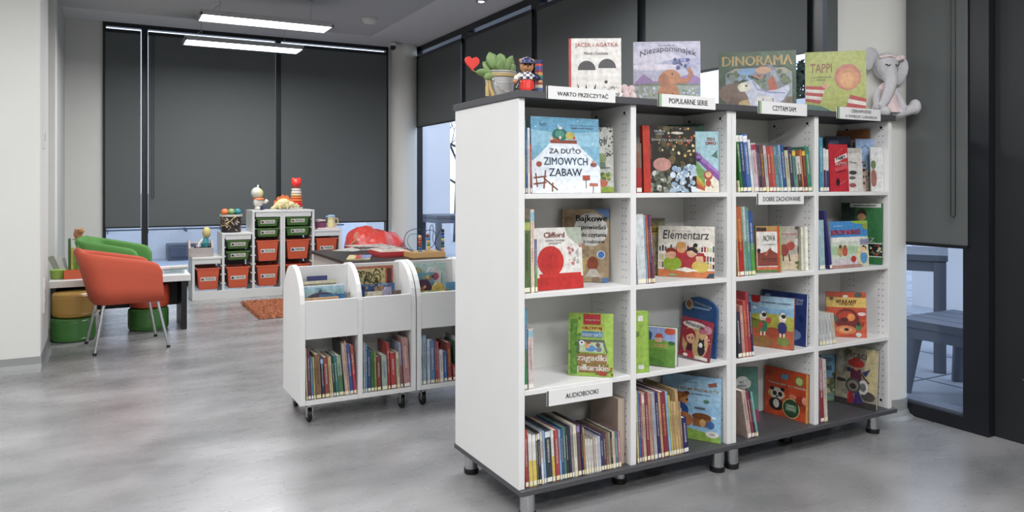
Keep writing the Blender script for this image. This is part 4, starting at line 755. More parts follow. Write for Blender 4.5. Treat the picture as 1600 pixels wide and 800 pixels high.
# ================================================================== ON TOP OF THE BOOKCASES
def art_duo(a):
    a.rect(0, 0, 1, 1, 'dedbd5'); a.rect(0, 0, .045, 1, 'b8302c')
    for cx, cz in ((.34, .5), (.73, .53)): a.disc(cx, cz, .17, '3a3838'); a.poly([(cx-.2, cz-.14), (cx+.2, cz-.14), (cx+.2, cz-.01), (cx-.2, cz-.01)], 'dedbd5')
    for x, d in ((.22, -.06), (.33, 0), (.46, .06)): a.poly([(x-.04, .1), (x+d, .28), (x+.04, .1)], '33312f')
    a.scat(30, .62, .06, .95, .22, .03, ['4a4846', '8a8682', 'c8c4be'], 3, .5); a.ell(.71, .3, .03, .025, '2c2a2a')
fb_ray('picture_book', 889, 971, 2.72, -30, ZT, 59.5, .018, 'white cover with red spine and two black half discs above WARTO PRZECZYTAĆ', 'dedbd5', 'b8302c', art_duo, [('JACEK i AGATKA', .53, .885, .82, .085, 'a83a34', {}), ('Wanda Chotomska', .52, .76, .46, .05, '2c2a2a', {'shear': .3})], lean=3)
def art_eleph(a):
    a.rect(0, 0, 1, 1, 'b0b0c4'); a.ell(.2, .75, .5, .1, 'c4c2d0'); a.ell(.8, .65, .4, .08, 'a4a6be'); a.ell(.3, .6, .4, .05, 'ccc8d4'); a.ell(.5, .92, .5, .05, 'bcbccc')
    a.poly([(0, .33), (.15, .5), (.3, .38), (.6, .4), (.85, .5), (1, .42), (1, .28), (0, .28)], '8f74a4'); a.poly([(0, .33), (.4, .36), (1, .33), (1, .26), (0, .26)], '6f7a68'); a.rect(0, 0, 1, .31, '8f9a90'); a.scat(150, 0, 0, 1, .29, .017, ['a8b4cc', 'c4c8d4', '7f88ac', '9aa090', 'b8b0a0', '68785c'], 5)
    a.poly([(.35, .02), (.36, .2), (.42, .34), (.5, .4), (.62, .36), (.68, .2), (.7, .02)], 'a8704c'); a.ell(.55, .44, .15, .12, 'b07850'); a.ell(.45, .4, .08, .1, '9c6444'); a.poly([(.62, .5), (.72, .42), (.8, .42), (.83, .5), (.79, .6), (.84, .62), (.89, .5), (.84, .37), (.74, .33), (.62, .36)], 'a8704c'); a.ell(.58, .49, .012, .014, '1c1412'); a.line([(.44, .02), (.46, .2)], .012, '70442c'); a.line([(.58, .02), (.58, .2)], .012, '70442c'); a.scat(24, .6, .58, .82, .72, .025, ['5f6a9c', '8f98c4', '3f4a7c'], 3); a.ell(.8, .06, .12, .03, '9c6444'); a.ell(.3, .05, .05, .06, 'a8704c')
fb_ray('picture_book', 990, 1095, 2.75, -33, ZT, 65, .014, 'lilac cover with a brown baby elephant in a flower meadow, lettered Niezapominajek', 'b0b0c4', '8f8fa8', art_eleph, [('Niezapominajek', .52, .79, .84, .12, '3c3c50', {'arc': .4}), ('Michael Broad', .5, .94, .24, .03, '5a5a70')], lean=3)
def art_dino(a):
    a.rect(0, 0, 1, 1, '2f4a30'); a.scat(60, 0, 0, 1, 1, .05, ['34523a', '2a4228', '3c5a3c'], 2); a.poly([(.08, .04), (.96, .04), (.96, .66), (.86, .74), (.2, .74), (.08, .66)], '1c2a20'); a.poly([(.09, .05), (.95, .05), (.95, .64), (.85, .72), (.21, .72), (.09, .64)], '8c8c78'); a.rect(.09, .22, .95, .62, '7c8a8c'); a.ell(.42, .6, .2, .1, '7f9cc0'); a.scat(34, .1, .4, .95, .66, .05, ['4a5a40', '5c6a4c', '6a7670', '3f4c3a'], 3); a.ell(.4, .66, .16, .06, '6f90b4'); a.rect(.09, .05, .95, .22, '6a5a44')
    a.ell(.2, .3, .2, .17, '6f5a4c'); a.poly([(.1, .05), (.16, .25), (.3, .2), (.28, .05)], '5c483c'); a.ell(.42, .12, .16, .07, 'b09a68')
    a.poly([(.6, .1), (.6, .34), (.63, .5), (.62, .6), (.52, .58), (.46, .62), (.5, .7), (.58, .77), (.68, .77), (.75, .68), (.79, .5), (.86, .4), (.9, .26), (.84, .1)], '70767e'); a.poly([(.66, .68), (.74, .66), (.78, .5), (.72, .44), (.68, .56)], '8c939c'); a.line([(.56, .745), (.64, .75)], .012, '3a3c44'); a.ell(.6, .72, .012, .012, 'd8b050'); a.poly([(.66, .2), (.64, .5), (.7, .6), (.76, .4), (.74, .2)], '9c5034'); a.ell(.58, .68, .1, .06, 'b08a6c'); a.poly([(.48, .62), (.42, .6), (.54, .52), (.6, .58)], '8c7868'); a.poly([(.48, .6), (.55, .6), (.54, .55)], '8c2f2c')
    a.poly([(.26, .36), (.32, .48), (.44, .52), (.52, .42), (.56, .32), (.74, .34), (.9, .42), (.92, .34), (.84, .18), (.72, .05), (.42, .05), (.38, .24), (.34, .32), (.28, .32)], 'b4b8c8'); a.ell(.33, .4, .08, .08, 'd0ceb8'); a.ell(.36, .42, .015, .018, '26242c'); a.ell(.6, .16, .14, .08, 'c8c4c0'); a.line([(.44, .5), (.5, .36), (.66, .3), (.86, .28)], .02, '8088a8'); a.line([(.58, .2), (.56, .06)], .02, '8a8ea4'); a.line([(.7, .2), (.72, .07)], .02, '8a8ea4')
fb_ray('picture_book', 1123, 1244.5, 2.755, -42, ZT, 82.5, .016, 'dark green cover with dinosaurs, lettered DINORAMA, on the bookcase top', '2f4a30', '24382a', art_dino, [('DINORAMA', .5, .845, .9, .17, 'e2c890', {'bold': .02})], lean=3)
def art_stripe(a):
    a.rect(0, 0, 1, 1, 'a0aa4c'); a.ell(.5, .6, .6, .4, 'a8b056'); a.poly([(0, 0), (.62, 0), (.45, .08), (.25, .17), (0, .2)], '3f6a5c')
    a.ell(.7, .6, .22, .2, 'b8705c'); a.ell(.71, .58, .18, .16, 'c88a5c'); a.ell(.69, .56, .12, .11, 'd8a06c')
    def leg(pts, c0):
        (ax, az), (bx, bz), (cx, cz), (dx, dz) = pts
        for i in range(5):
            k0, k1 = i/5, (i+1)/5
            a.poly([(ax+(dx-ax)*k0, az+(dz-az)*k0), (bx+(cx-bx)*k0, bz+(cz-bz)*k0), (bx+(cx-bx)*k1, bz+(cz-bz)*k1), (ax+(dx-ax)*k1, az+(dz-az)*k1)], ('b0352f', 'dcd6cc')[i % 2], True)
        a.k += 1
    leg([(0, .48), (.34, .46), (.24, .2), (0, .24)], 0); leg([(.74, .33), (1, .26), (.98, 0), (.62, .02)], 0); a.ell(.33, .47, .05, .04, 'd09a7c')
fb_ray('picture_book', 1259, 1354, 2.78, -43, ZT, 81.5, .018, 'olive green cover with red striped stockings, lettered TAPPI, on the bookcase top', 'a0aa4c', '7a8438', art_stripe, [('TAPPI', .26, .745, .36, .14, '8c4a2c', {}), ('i urodzinowe\nciasto', .26, .59, .34, .07, '5a5a30', {})], lean=3)
# ------------------------------------------------------------------ signs
def sign(pl, pr, vt, vb, y, text, label, band=True, size=(.6, .5), lines=1):
    A = atY(pl, vb, y); B = atY(pr, vb, y); h_ = (tall(A, vt)-tall(A, vb)); wd = B.x-A.x
    o = MB(); o.box(0, wd, 0, .004, 0, h_, 'dededc'); o.box(0, .006, -.001, 0, 0, h_, '3a3c38')
    if band: o.add([(.008, -.0004, 0), (.02, -.0004, 0), (.02, -.0004, h_), (.008, -.0004, h_)], [(0, 1, 2, 3)], '8fae84')
    b_ = o.build('shelf_sign', M['plastic']); tag(b_, label, 'sign', 'white shelf signs'); b_.location = (A.x, y, A.z)
    q = MB(); tl = text.split('\n')
    if len(tl) == 1: letters(q, text, wd*.52, h_*.5, wd*size[0], h_*size[1], -.0012, '2c2c2a', bold=.009)
    else:
        letters(q, tl[0], wd*.54, h_*.72, wd*.45, h_*.27, -.0012, '2c2c2a', bold=.009); letters(q, tl[1], wd*.54, h_*.3, wd*.72, h_*.3, -.0012, '2c2c2a', bold=.009)
    q.build('lettering', M['plastic'], b_)
sign(854, 961.5, 133.5, 154, 2.4705, 'WARTO PRZECZYTAĆ', 'white shelf sign lettered WARTO PRZECZYTAĆ on the edge of the grey top', False, (.74, .42))
sign(1028, 1118, 146, 166, 2.4705, 'POPULARNE SERIE', 'white shelf sign lettered POPULARNE SERIE on the edge of the grey top', True, (.67, .42))
sign(1185, 1261, 157.5, 177, 2.4705, 'CZYTAM SAM', 'white shelf sign lettered CZYTAM SAM on the edge of the grey top', True, (.48, .4))
sign(1308, 1376, 166.5, 185, 2.4705, 'CIEKAWOSTKI\nO ŚWIECIE I LUDZIACH', 'white shelf sign of two lines lettered CIEKAWOSTKI O ŚWIECIE I LUDZIACH')
sign(1183, 1256, 302.5, 320, 2.4885, 'DOBRE ZACHOWANIE', 'white shelf sign lettered DOBRE ZACHOWANIE below the row of thin spines', False, (.8, .42))
sign(855, 957, 611.5, 635.5, 2.4885, 'AUDIOBOOKI', 'white shelf sign lettered AUDIOBOOKI above the lowest row of cases', False, (.5, .32))
# ------------------------------------------------------------------ plant, toys on the bookcase top
p = atY(781, 150, 2.83); pot = empty('potted_plant', (p.x, 2.83, ZT)); tag(pot, 'leafy succulent in a pale metal bucket with a tied raffia ribbon', 'plant')
pr_ = 26/FPX*depth(p); hp = tall(p, 113)-ZT
b = MB(); b.lathe([(pr_*.68, 0), (pr_*.7, .004), (pr_*.84, hp*.55), (pr_*.86, hp*.56), (pr_*.86, hp*.6), (pr_*.95, hp*.96), (pr_*1.02, hp*.97), (pr_*1.02, hp), (pr_*.95, hp), (pr_*.9, hp*.9)], n=36)
b.build('bucket', M['zinc'], pot)
b = MB(); b.lathe([(pr_*.9, hp*.88), (pr_*.9, hp*.9)], n=24); b.build('soil', M['bark'], pot)
b = MB(); b.lathe([(pr_*.955, hp*.8), (pr_*.995, hp*.8), (pr_*1.01, hp*.9), (pr_*.97, hp*.9)], n=36)
b.tube([(-pr_*.9, -pr_*.3, hp*.85), (-pr_*1.02, -pr_*.35, hp*.4), (-pr_*1.0, -pr_*.4, .01)], [.004, .009, .012], 4); b.tube([(-pr_*.9, -pr_*.34, hp*.85), (-pr_*.9, -pr_*.5, hp*.4), (-pr_*.75, -pr_*.65, .01)], [.004, .008, .012], 4)
b.build('raffia_ribbon', M['ribbon'], pot)
b = MB(); b.tube([(-pr_*.9, -pr_*.2, hp*.85)]+[(pr_*.9*math.cos(PI+q*PI/10), -pr_*.72-pr_*.2*math.sin(q*PI/10), hp*(.85-.6*math.sin(q*PI/10))) for q in range(1, 10)]+[(pr_*.95, -pr_*.2, hp*.85)], .0018, 6); b.build('bucket_handle', M['chrome'], pot)
rnd = random.Random(11)
def leaf(base, tip, wd, cup=.15):
    """one thick paddle shaped leaf"""
    base, tip = Vector(base), Vector(tip); d = tip-base; L = d.length; d.normalize(); s_ = d.cross(Vector((rnd.uniform(-.7, .7), 1, rnd.uniform(-.3, .5)))).normalized(); n_ = s_.cross(d)
    vs = []; N = 9
    for i in range(N+1):
        k = i/N; w_ = wd*(.18+.9*math.sin(min(1, k*1.06)**1.5*PI*.93)**.8) if i < N else wd*.12
        c = base+d*L*k+n_*(-.22*L*math.sin(k*PI*.8)*cup*3)
        for j in range(7):
            q = -1+j/3; vs.append(c+s_*w_*q+n_*(abs(q)**2)*w_*.35)
    fs = [(i*7+j, i*7+j+1, (i+1)*7+j+1, (i+1)*7+j) for i in range(N) for j in range(6)]
    m_ = MB().add(vs, fs, smooth=True); o = m_.build('leaf', M['leaf'], pot); so = o.modifiers.new('thick', 'SOLIDIFY'); so.thickness = .0025
sc = depth(p)/FPX
for (lx, lz, tx, tz, yy, w_) in ((775, 112, 762, 84, -.01, 11), (780, 112, 776, 84, -.03, 10), (785, 112, 788, 92, -.035, 10), (790, 112, 802, 84, 0, 9), (795, 113, 808, 90, .02, 8), (770, 112, 752, 98, .01, 9), (783, 110, 792, 82, .03, 8), (772, 110, 768, 80, .03, 9), (766, 114, 733, 114, -.03, 7), (760, 116, 744, 124, -.045, 6), (797, 113, 803, 99, -.02, 9), (778, 112, 770, 96, -.05, 9)):
    leaf(((lx-781)*sc*.6, yy*.6, hp*.9), ((tx-781)*sc, yy, (155-tz)*sc), w_*sc*.84)
he = empty('heart_pick', (0, 0, 0)); tag(he, 'red wooden heart on a thin stick stuck beside the succulent', 'ornament')
hc = atY(737.5, 98, 2.8); b = MB(); R_ = 12*sc
pts = []
for i in range(28):
    t_ = 2*PI*i/28; pts.append((16*math.sin(t_)**3/16, (13*math.cos(t_)-5*math.cos(2*t_)-2*math.cos(3*t_)-math.cos(4*t_))/16))
b.prism([(hc.x+x*R_, hc.z+z*R_) for x, z in pts][::-1], 'y', 2.795, 2.803); b.build('heart', M['red'], he, bevel=.0015)
MB().tube([(hc.x, 2.8, hc.z-R_*.9), (hc.x+.045, 2.815, ZT+.1)], .0018, 6).build('stick', M['wood'], he)
# little bear figure
def toy(name, loc, label, cat, rz=0, group=None): t = empty(name, loc, rz); return tag(t, label, cat, group)
q = atY(823, 140, 2.62); k = depth(q)/FPX
bt = toy('toy_bear', (q.x, 2.62, ZT), 'small bear figure in red trousers and a chequered shirt beside the bucket', 'figurine', -.35)
zb = 142
b = MB(); b.ball((0, 0, 45*k), (11*k, 9*k, 10.5*k)).ball((-9*k, 0, 54*k), 3.5*k).ball((9*k, 0, 54*k), 3.5*k).ball((0, -9*k, 42*k), (5*k, 4*k, 4*k)); b.build('head', M['tan'], bt, remesh=.0018)
b = MB(); b.lathe([(10.5*k, 48*k), (11.5*k, 50*k), (10*k, 55*k), (5*k, 58.5*k), (1*k, 59.5*k)], n=24, cols=['8c2a2c', '2a3560', '2a3560', 'b83430', 'b83430']); b.box(-9*k, 9*k, -16*k, -8*k, 48*k, 49.5*k, '2a3560'); b.build('cap', M['plastic'], bt)
b = MB()
N = 14
pf = [(8*k, 22*k), (12*k, 24*k), (12.5*k, 28*k), (11.5*k, 32*k), (8*k, 35*k), (5*k, 37*k)]
for i in range(N):
    for j in range(len(pf)-1):
        (r0, h0), (r1, h1) = pf[j], pf[j+1]; a0, a1 = 2*PI*i/N, 2*PI*(i+1)/N
        b.add([(r0*math.cos(a0), r0*math.sin(a0), h0), (r0*math.cos(a1), r0*math.sin(a1), h0), (r1*math.cos(a1), r1*math.sin(a1), h1), (r1*math.cos(a0), r1*math.sin(a0), h1)], [(0, 1, 2, 3)], ('e8e4dc', '1e2a50')[(i+j) % 2])
b.tube([(-10*k, 0, 32*k), (-17*k, -4*k, 27*k), (-19*k, -8*k, 22*k)], [4*k, 4*k, 3.4*k], 8, 'd8d4cc'); b.tube([(10*k, 0, 32*k), (16*k, -4*k, 28*k), (18*k, -8*k, 24*k)], [4*k, 4*k, 3.4*k], 8, '1e2a50')
b.build('shirt', M['plastic'], bt)
b = MB(); b.lathe([(10*k, 0), (11.5*k, 3*k), (12*k, 10*k), (11.5*k, 20*k), (10*k, 24*k)], n=22); b.build('trousers', M['red'], bt)
for sx in (-1, 1): MB().ball((sx*20*k, -8*k, 20*k), 3.6*k).build('paw', M['tan'], bt)
for sx in (-1, 1): MB().ball((sx*4*k, -9.5*k, 47*k), 1.3*k, n=8).build('eye', M['black'], bt)
MB().ball((0, -13*k, 43*k), 1.6*k, n=8).build('nose', M['black'], bt)
MB().ball((-17*k, -7*k, 5.5*k), (6*k, 7*k, 5.4*k)).build('shoe', M['black'], bt); MB().ball((9*k, -9*k, 4.5*k), (5.5*k, 8*k, 4.4*k)).build('shoe', M['black'], bt)
q = atY(842, 142, 2.66); k = depth(q)/FPX
b = MB(); st_ = ['2f6a3c', 'b85040', '4a6a9c', 'd8d0c0', 'b83a3c', '3a4a7c', '2f8a7c', 'd89a4c', '8c3a5c', '34508c', 'c84a40', '2a3a60']
b.lathe([(6*k, i*58*k/12) for i in range(13)], n=20, cols=st_+['22304c'])
o = toy('striped_tube', (q.x, 2.66, ZT), 'slender tube with coloured stripes standing right behind the bear figure', 'tube')
b.build('tube_body', M['plastic'], o); MB().lathe([(6.2*k, 52*k), (6.4*k, 53*k), (6.4*k, 57.5*k), (5*k, 58.5*k)], n=20).build('cap', M['navy'], o)
q = atY(981, 140, 2.66); k = depth(q)/FPX
o = toy('fabric_bow', (q.x, 2.66, ZT), 'small pink fabric bow between the two upright covers on the bookcase top', 'bow')
for sx, ww in ((-1, 1.0), (1, .8)):
    b = MB()
    for z_, y_ in ((22, 0), (10, -4)): b.ball((sx*7*k, y_*k, z_*k), (8*k*ww, 5*k, 7*k), rot=Euler((0, sx*.7, 0)))
    b.tube([(0, 0, 16*k), (sx*6*k, -3*k, 6*k), (sx*8*k, -4*k, 0)], [2*k, 4*k, 5*k], 6)
    b.build('loop', M['plush_pink'], o, remesh=.003)
MB().ball((0, -3*k, 17*k), 4*k).build('knot', M['plush_pink'], o)
# plush elephant sitting at the end of the top board
q = atY(1384, 170, 2.62); k = depth(q)/FPX
el = toy('plush_elephant', (q.x, 2.62, ZT), 'grey plush elephant with floppy ears and pink dress sitting beside the column', 'soft toy', -.45)
b = MB(); b.ball((0, 0, 82*k), (19*k, 17*k, 22*k)).ball((2*k, -6*k, 68*k), (12*k, 12*k, 14*k))
b.tube([(2*k, -8*k, 70*k), (0, -16*k, 56*k), (-6*k, -20*k, 40*k), (-12*k, -20*k, 26*k), (-17*k, -19*k, 18*k), (-22*k, -20*k, 17*k)], [11*k, 9.5*k, 8*k, 7*k, 6*k, 5*k], 10)
b.build('head_and_trunk', M['plush'], el, remesh=.004)
b = MB(); b.ball((-23*k, 3*k, 97*k), (17*k, 4.5*k, 15*k), rot=Euler((.1, .3, .3))).ball((-28*k, 2*k, 88*k), (10*k, 4*k, 13*k)); b.build('ear', M['plush'], el, remesh=.003)
b = MB(); b.ball((24*k, 3*k, 74*k), (12*k, 4.5*k, 22*k), rot=Euler((.1, .25, -.3))).ball((20*k, 2*k, 84*k), (12*k, 5*k, 10*k)); b.build('ear', M['plush'], el, remesh=.003)
b = MB(); b.ball((2*k, 2*k, 38*k), (15*k, 13*k, 20*k)); b.lathe([(24*k, 8*k), (21*k, 14*k), (16*k, 28*k), (13*k, 44*k), (10*k, 52*k)], (1*k, 2*k, 0), 24); b.build('dress', M['plush_pink'], el, remesh=.004)
for sx in (-1, 1):
    b = MB(); b.tube([(sx*12*k, 0, 46*k), (sx*18*k, -5*k, 32*k), (sx*20*k, -12*k, 18*k)], [5*k, 5.5*k, 6*k], 8).ball((sx*20*k, -13*k, 16*k), 6.5*k); b.build('arm', M['plush'], el, remesh=.003)
b = MB(); b.tube([(6*k, -4*k, 9*k), (18*k, -10*k, 9*k), (34*k, -8*k, 13*k), (42*k, -6*k, 16*k)], [9*k, 9*k, 8*k, 9*k], 10).ball((43*k, -6*k, 18*k), (9*k, 10*k, 12*k)); b.build('leg', M['plush'], el, remesh=.004)
b = MB(); b.tube([(-6*k, -4*k, 8*k), (-12*k, -14*k, 8*k), (-14*k, -22*k, 9*k)], [8*k, 8*k, 7.5*k], 10).ball((-14*k, -24*k, 9*k), (8*k, 8*k, 8.5*k)); b.build('leg', M['plush'], el, remesh=.004)
b = MB()
for sx in (-1, 1): b.tube([(sx*11*k+2*k, -15.5*k, 83*k), (sx*7*k+2*k, -17.5*k, 80*k), (sx*4*k+2*k, -17.5*k, 82*k)], .8*k, 5)
b.build('stitched_eyes', M['black'], el)
b = MB(); b.tube([(-15*k, -9*k, 94*k), (0, -15.5*k, 96*k), (15*k, -9*k, 91*k)], 2.2*k, 6).ball((14*k, -11*k, 92*k), (6*k, 3*k, 4*k)).ball((21*k, -9*k, 94*k), (5*k, 3*k, 4*k)); b.build('hair_ribbon', M['plush_pink'], el)
# ================================================================== BOOK TROLLEYS
TY0, TYC, TY1 = 4.03, 4.25, 4.47
def arch_prof(grow=0):
    pts = [(TY0, .105), (TY1, .105), (TY1, .6)]
    for i in range(1, 16): a_ = PI*i/16; pts.append((TYC+.22*math.cos(a_), .6+.235*math.sin(a_)))
    return pts+[(TY0, .6)]
def trolley(x0, label):
    t = empty('book_trolley', (x0+.325, TYC, 0)); tag(t, label, 'book trolley', 'white book trolleys on castors')
    W = .648; xs = [x0, x0+W/2-.0125, x0+W-.025]
    def part(mb, name, m=M['board'], bev=.004, par=None):
        o = mb.build(name, m, t, bevel=bev, seg=2); o.location = (-x0-.325, -TYC, 0); return o
    for i, x in enumerate(xs):
        part(MB().prism(arch_prof(), 'x', x, x+.025, 'e4e4e2'), ('side_panel', 'middle_panel', 'side_panel')[i])
    for i in range(2):
        a_, b_ = xs[i]+.0255, xs[i+1]-.0005
        part(MB().box(a_, b_, TYC-.008, TYC+.008, .125, .825, 'd8d8d6'), 'back_panel', bev=.001)
        for y0, y1 in ((TY0+.004, TY0+.02), (TY1-.02, TY1-.004)): part(MB().box(a_, b_, y0, y1, .455, .66, 'e2e2e0'), 'front_panel', bev=.002)
        part(MB().box(a_, b_, TY0+.02, TYC-.008, .455, .47, 'd8d8d6'), 'bin_floor', bev=.001); part(MB().box(a_, b_, TYC+.008, TY1-.02, .455, .47, 'd8d8d6'), 'bin_floor', bev=.001)
        part(MB().box(a_, b_, TY0+.002, TY1-.002, .105, .13, 'e2e2e0'), 'bottom_board', bev=.002)
    for x in (x0+.06, x0+W-.06):
        for y in (TY0+.06, TY1-.06):
            c = part(MB().lathe([(.014, .095), (.022, .1), (.022, .105)], (x, y, 0), 16).box(x-.016, x-.012, y-.012, y+.016, .03, .098).box(x+.012, x+.016, y-.012, y+.016, .03, .098).box(x-.016, x+.016, y-.012, y+.016, .086, .098), 'castor_fork', M['chrome'], 0)
            MB().lathe([(.012, -.011), (.034, -.011), (.037, -.007), (.037, .007), (.034, .011), (.012, .011)], (x, y+.012, .0375), 20, axis='x').build('castor_wheel', M['black'], c)
    return t
T1, T2 = .907, 1.563
trolley(T1, 'white arched book trolley whose plain side panel is in view'); trolley(T2, 'white arched book trolley partly hidden behind the tall bookcase')
LT = [T1+.0255, T1+.324-.0125+.0255, T2+.0255, T2+.337]
def trow(where, group, ents): row(where, group, .1305, 4.045, .16, 5, ents, (460, 500, 5.715), 'book', [(q, 0) for q in LT])
trow('the first lower bay of the trolleys', 'spines in the first trolley bay', [(108,122,255,'c9b48c'),(124,150,250,'6a3a4a','w'),(152,174,330,'3f78b0','y'),(175,193,335,'b8b04a','d'),(196,244,310,'8c6748','d'),(248,274,340,'2f3a5c','w','9cc0dc'),(276,317,335,'9c4034','w'),(319,334,330,'d0c274','d'),(335,350,330,'d8cfae','r'),(352,373,330,'2c4a3c','w'),(375,399,320,'2f7f7c','w'),(402,442,320,'93b094','d',None,'4a7a54'),(444,453,185,'2a2a2c'),(456,486,210,'c9b4a0','r'),(488,499,185,'cf9f84','d'),(501,529,215,'3456a0','w'),(533,560,225,'b8503e','w',None,'b8405c')])
trow('the second lower bay of the trolleys', 'spines in the second trolley bay', [(604,620,200,'7f9cb4','d'),(622,634,205,'d8d4cc','d'),(636,652,215,'5f93b8','w'),(655,684,260,'33507f','w'),(686,714,280,'3f7a3f','d'),(716,738,285,'7f8f4a','y'),(741,776,330,'8c4038','w'),(785,834,320,'a3b8ac','b'),(837,860,205,'b8302e','w'),(865,914,295,'bc3430','w'),(918,946,290,'d4cba8','d'),(949,973,205,'9aa2bc','r',None,'8a5a50'),(980,1036,165,'c08a84','w')])
trow('the third lower bay of the trolleys', 'spines in the third trolley bay', [(1110,1120,165,'9c5a64','d'),(1128,1146,150,'d4d0cc','d'),(1148,1180,140,'8fb6cc','d'),(1188,1214,175,'c8ccd4','r'),(1216,1256,185,'4f86b4','w'),(1260,1277,190,'a84858','w'),(1279,1296,195,'c05a60','w'),(1300,1334,270,'dcd8d4','r'),(1338,1368,280,'3a6cac','w'),(1372,1408,200,'9c4438','y'),(1418,1444,400,'b03a34','w'),(1448,1462,190,'4f7f60','d'),(1464,1480,150,'c8ccc8','d')])
def tbook(pl, pr, y, top, t, label, col, art=None, titles=(), lean=6, **kw):
    A = atY(pl, 0, y); B = atY(pr, 0, y); lo = max([q for q in LT if q < A.x+.06]); hi = lo+.282
    x0 = max(A.x, lo+.002); wd = min(B.x, hi-.002)-x0
    return front_book('picture_book', (x0, y, .4705), 0, wd, tall(A, top)-.4705, t, label, col, col, art, titles, lean=lean, free=True, **kw)
sc_ = lambda cols, n=30, s=1, r=.09: (lambda a: (a.rect(0, 0, 1, 1, cols[0]), a.scat(n, 0, 0, 1, 1, r, cols[1:], s)))
tbook(478, 530, 4.075, 467, .01, 'tan cover with small lettering foremost in the first trolley bin', 'c49c74', lambda a: (a.rect(0, 0, 1, 1, 'c49c74'), a.rect(0, .96, 1, 1, 'd8b48c')), [('Wilbur i', .55, .9, .3, .035, '4a2f20', {'shear': .2})], lean=4, arch=0)
tbook(500, 541, 4.095, 462, .01, 'deep blue cover behind the tan one in the first trolley bin', '3f6f9c', sc_(['3f6f9c', '4a7cab', '35628c']), lean=4)
tbook(478, 530, 4.112, 459, .008, 'dark round topped board book behind the tan cover in the first trolley bin', '4a4a5c', None, lean=4, arch=.05)
tbook(474, 535, 4.13, 455, .01, 'pale green blue cover midway back in the first trolley bin', 'a4c4c8', sc_(['a4c4c8', '8fb4b8', '6a9a98'], 20), lean=4)
tbook(474, 540, 4.15, 448, .01, 'light blue cover with a white top edge midway in the first trolley bin', 'a8c8d6', lambda a: (a.rect(0, 0, 1, 1, 'a8c8d6'), a.rect(0, .97, 1, 1, 'dfe6ea'), a.rect(.3, .9, .45, .93, '6a8aa0')), lean=4)
tbook(471, 526, 4.18, 441, .014, 'olive brown cover with cream edge near the back of the first trolley bin', '8c8468', lambda a: (a.rect(0, 0, 1, 1, '8c8468'), a.rect(0, .94, 1, 1, 'd6ceb4')), lean=3)
tbook(480, 512, 4.2, 432.5, .008, 'dark blue round board book rearmost in the first trolley bin', '34386a', lambda a: a.rect(0, 0, 1, 1, '3c4070'), lean=2, arch=.055)
tbook(543, 548, 4.1, 458, .06, 'bundle of thin booklets on edge at the end of the first trolley bin', '8f8a84', None, lean=2)
def art_vine(a):
    a.rect(0, 0, 1, 1, 'c6b684'); a.rect(.8, 0, 1, 1, 'b0604a'); a.rect(.84, .6, .96, .95, '5a2f2c'); rr = random.Random(6)
    for i in range(16): x, z = rr.uniform(.05, .72), rr.uniform(.45, .95); a.line([(x+.09*math.cos(q*.7+i), z+.07*math.sin(q*.7+i)) for q in range(8)], .03, ('2c3a22', '4f4a24', '3a2a20')[i % 3])
    a.scat(40, .03, .4, .77, .95, .03, ['3a4226', '5a4a2a', 'a8904c', '2c3020', '8c7a44'], 8); a.scat(14, .05, .4, .75, .7, .05, ['a8744c', '8c4a38', '6a7a44'], 5); a.rect(0, .96, 1, 1, 'b06a58')
tbook(553, 615.5, 4.19, 418, .014, 'wide cream cover with dark curling vines at the back of the second trolley bin', 'c6b684', art_vine, lean=3)
tbook(560, 618, 4.15, 446, .01, 'blue sea coloured cover midway in the second trolley bin', '4a72a4', sc_(['4a72a4', '2f5488', '8fb0cc', 'b08a6a'], 24), lean=4)
tbook(563, 612, 4.125, 449, .01, 'dark blue cover with brown patches midway in the second trolley bin', '33507c', sc_(['33507c', '4f78a8', 'a88c70', '263c60'], 24, 3), lean=4)
tbook(572, 600, 4.085, 457, .01, 'cream cover with sketched figures foremost in the second trolley bin', 'd0c8b4', sc_(['d0c8b4', '6a5a44', 'a89a84', 'e0dace'], 26, 5, .06), lean=4)
tbook(600, 613, 4.075, 449, .01, 'lilac grey narrow cover foremost in the second trolley bin', 'a09ab4', sc_(['a09ab4', '6a6a90', 'd0ccd8'], 14, 5, .1), lean=4, arch=.02)
tbook(614, 628, 4.075, 455, .01, 'brown and grey narrow cover at the end of the second trolley bin', '7a6a60', sc_(['7a6a60', '94a09a', '54463e'], 14, 8, .1), lean=4)
tbook(641, 697, 4.2, 413, .008, 'large pale aqua cover at the very back of the third trolley bin', 'b4ccc6', lambda a: a.rect(0, 0, 1, 1, 'b4ccc6'), lean=2)
tbook(668, 690, 4.18, 418, .008, 'white round topped board book with a pink patch in the third trolley bin', 'd4d2d0', lambda a: (a.rect(0, 0, 1, .9, 'd4d2d0'), a.disc(.6, .82, .25, 'b05a74')), lean=2, arch=.035)
tbook(644, 660, 4.18, 419, .008, 'olive round topped board book at the back of the third trolley bin', 'a8a47c', None, lean=2, arch=.025)
tbook(643, 679, 4.15, 428, .01, 'aqua cover with brown figures midway in the third trolley bin', '6f9fac', lambda a: (a.rect(0, 0, 1, 1, '6f9fac'), a.scat(12, .5, .7, 1, .95, .08, ['a8744c', 'd0b060', '5a4a48'], 4)), lean=3)
tbook(648, 676, 4.12, 438, .01, 'dark plum round topped board book in the middle of the third trolley bin', '4a2c44', lambda a: (a.rect(0, 0, 1, .8, '4a2c44'), a.scat(8, .1, .7, .6, .85, .12, ['c87a54', 'd8a060'], 4)), lean=3, arch=.06)
tbook(676, 697, 4.105, 443, .01, 'golden round topped board book in the third trolley bin', 'cdb060', None, lean=3, arch=.05)
tbook(653, 706, 4.075, 456, .01, 'pale green cover with red patches foremost in the third trolley bin', 'a0b078', sc_(['a0b078', 'b04a40', 'd0c884', '5a7a4c'], 22, 3, .1), lean=3)
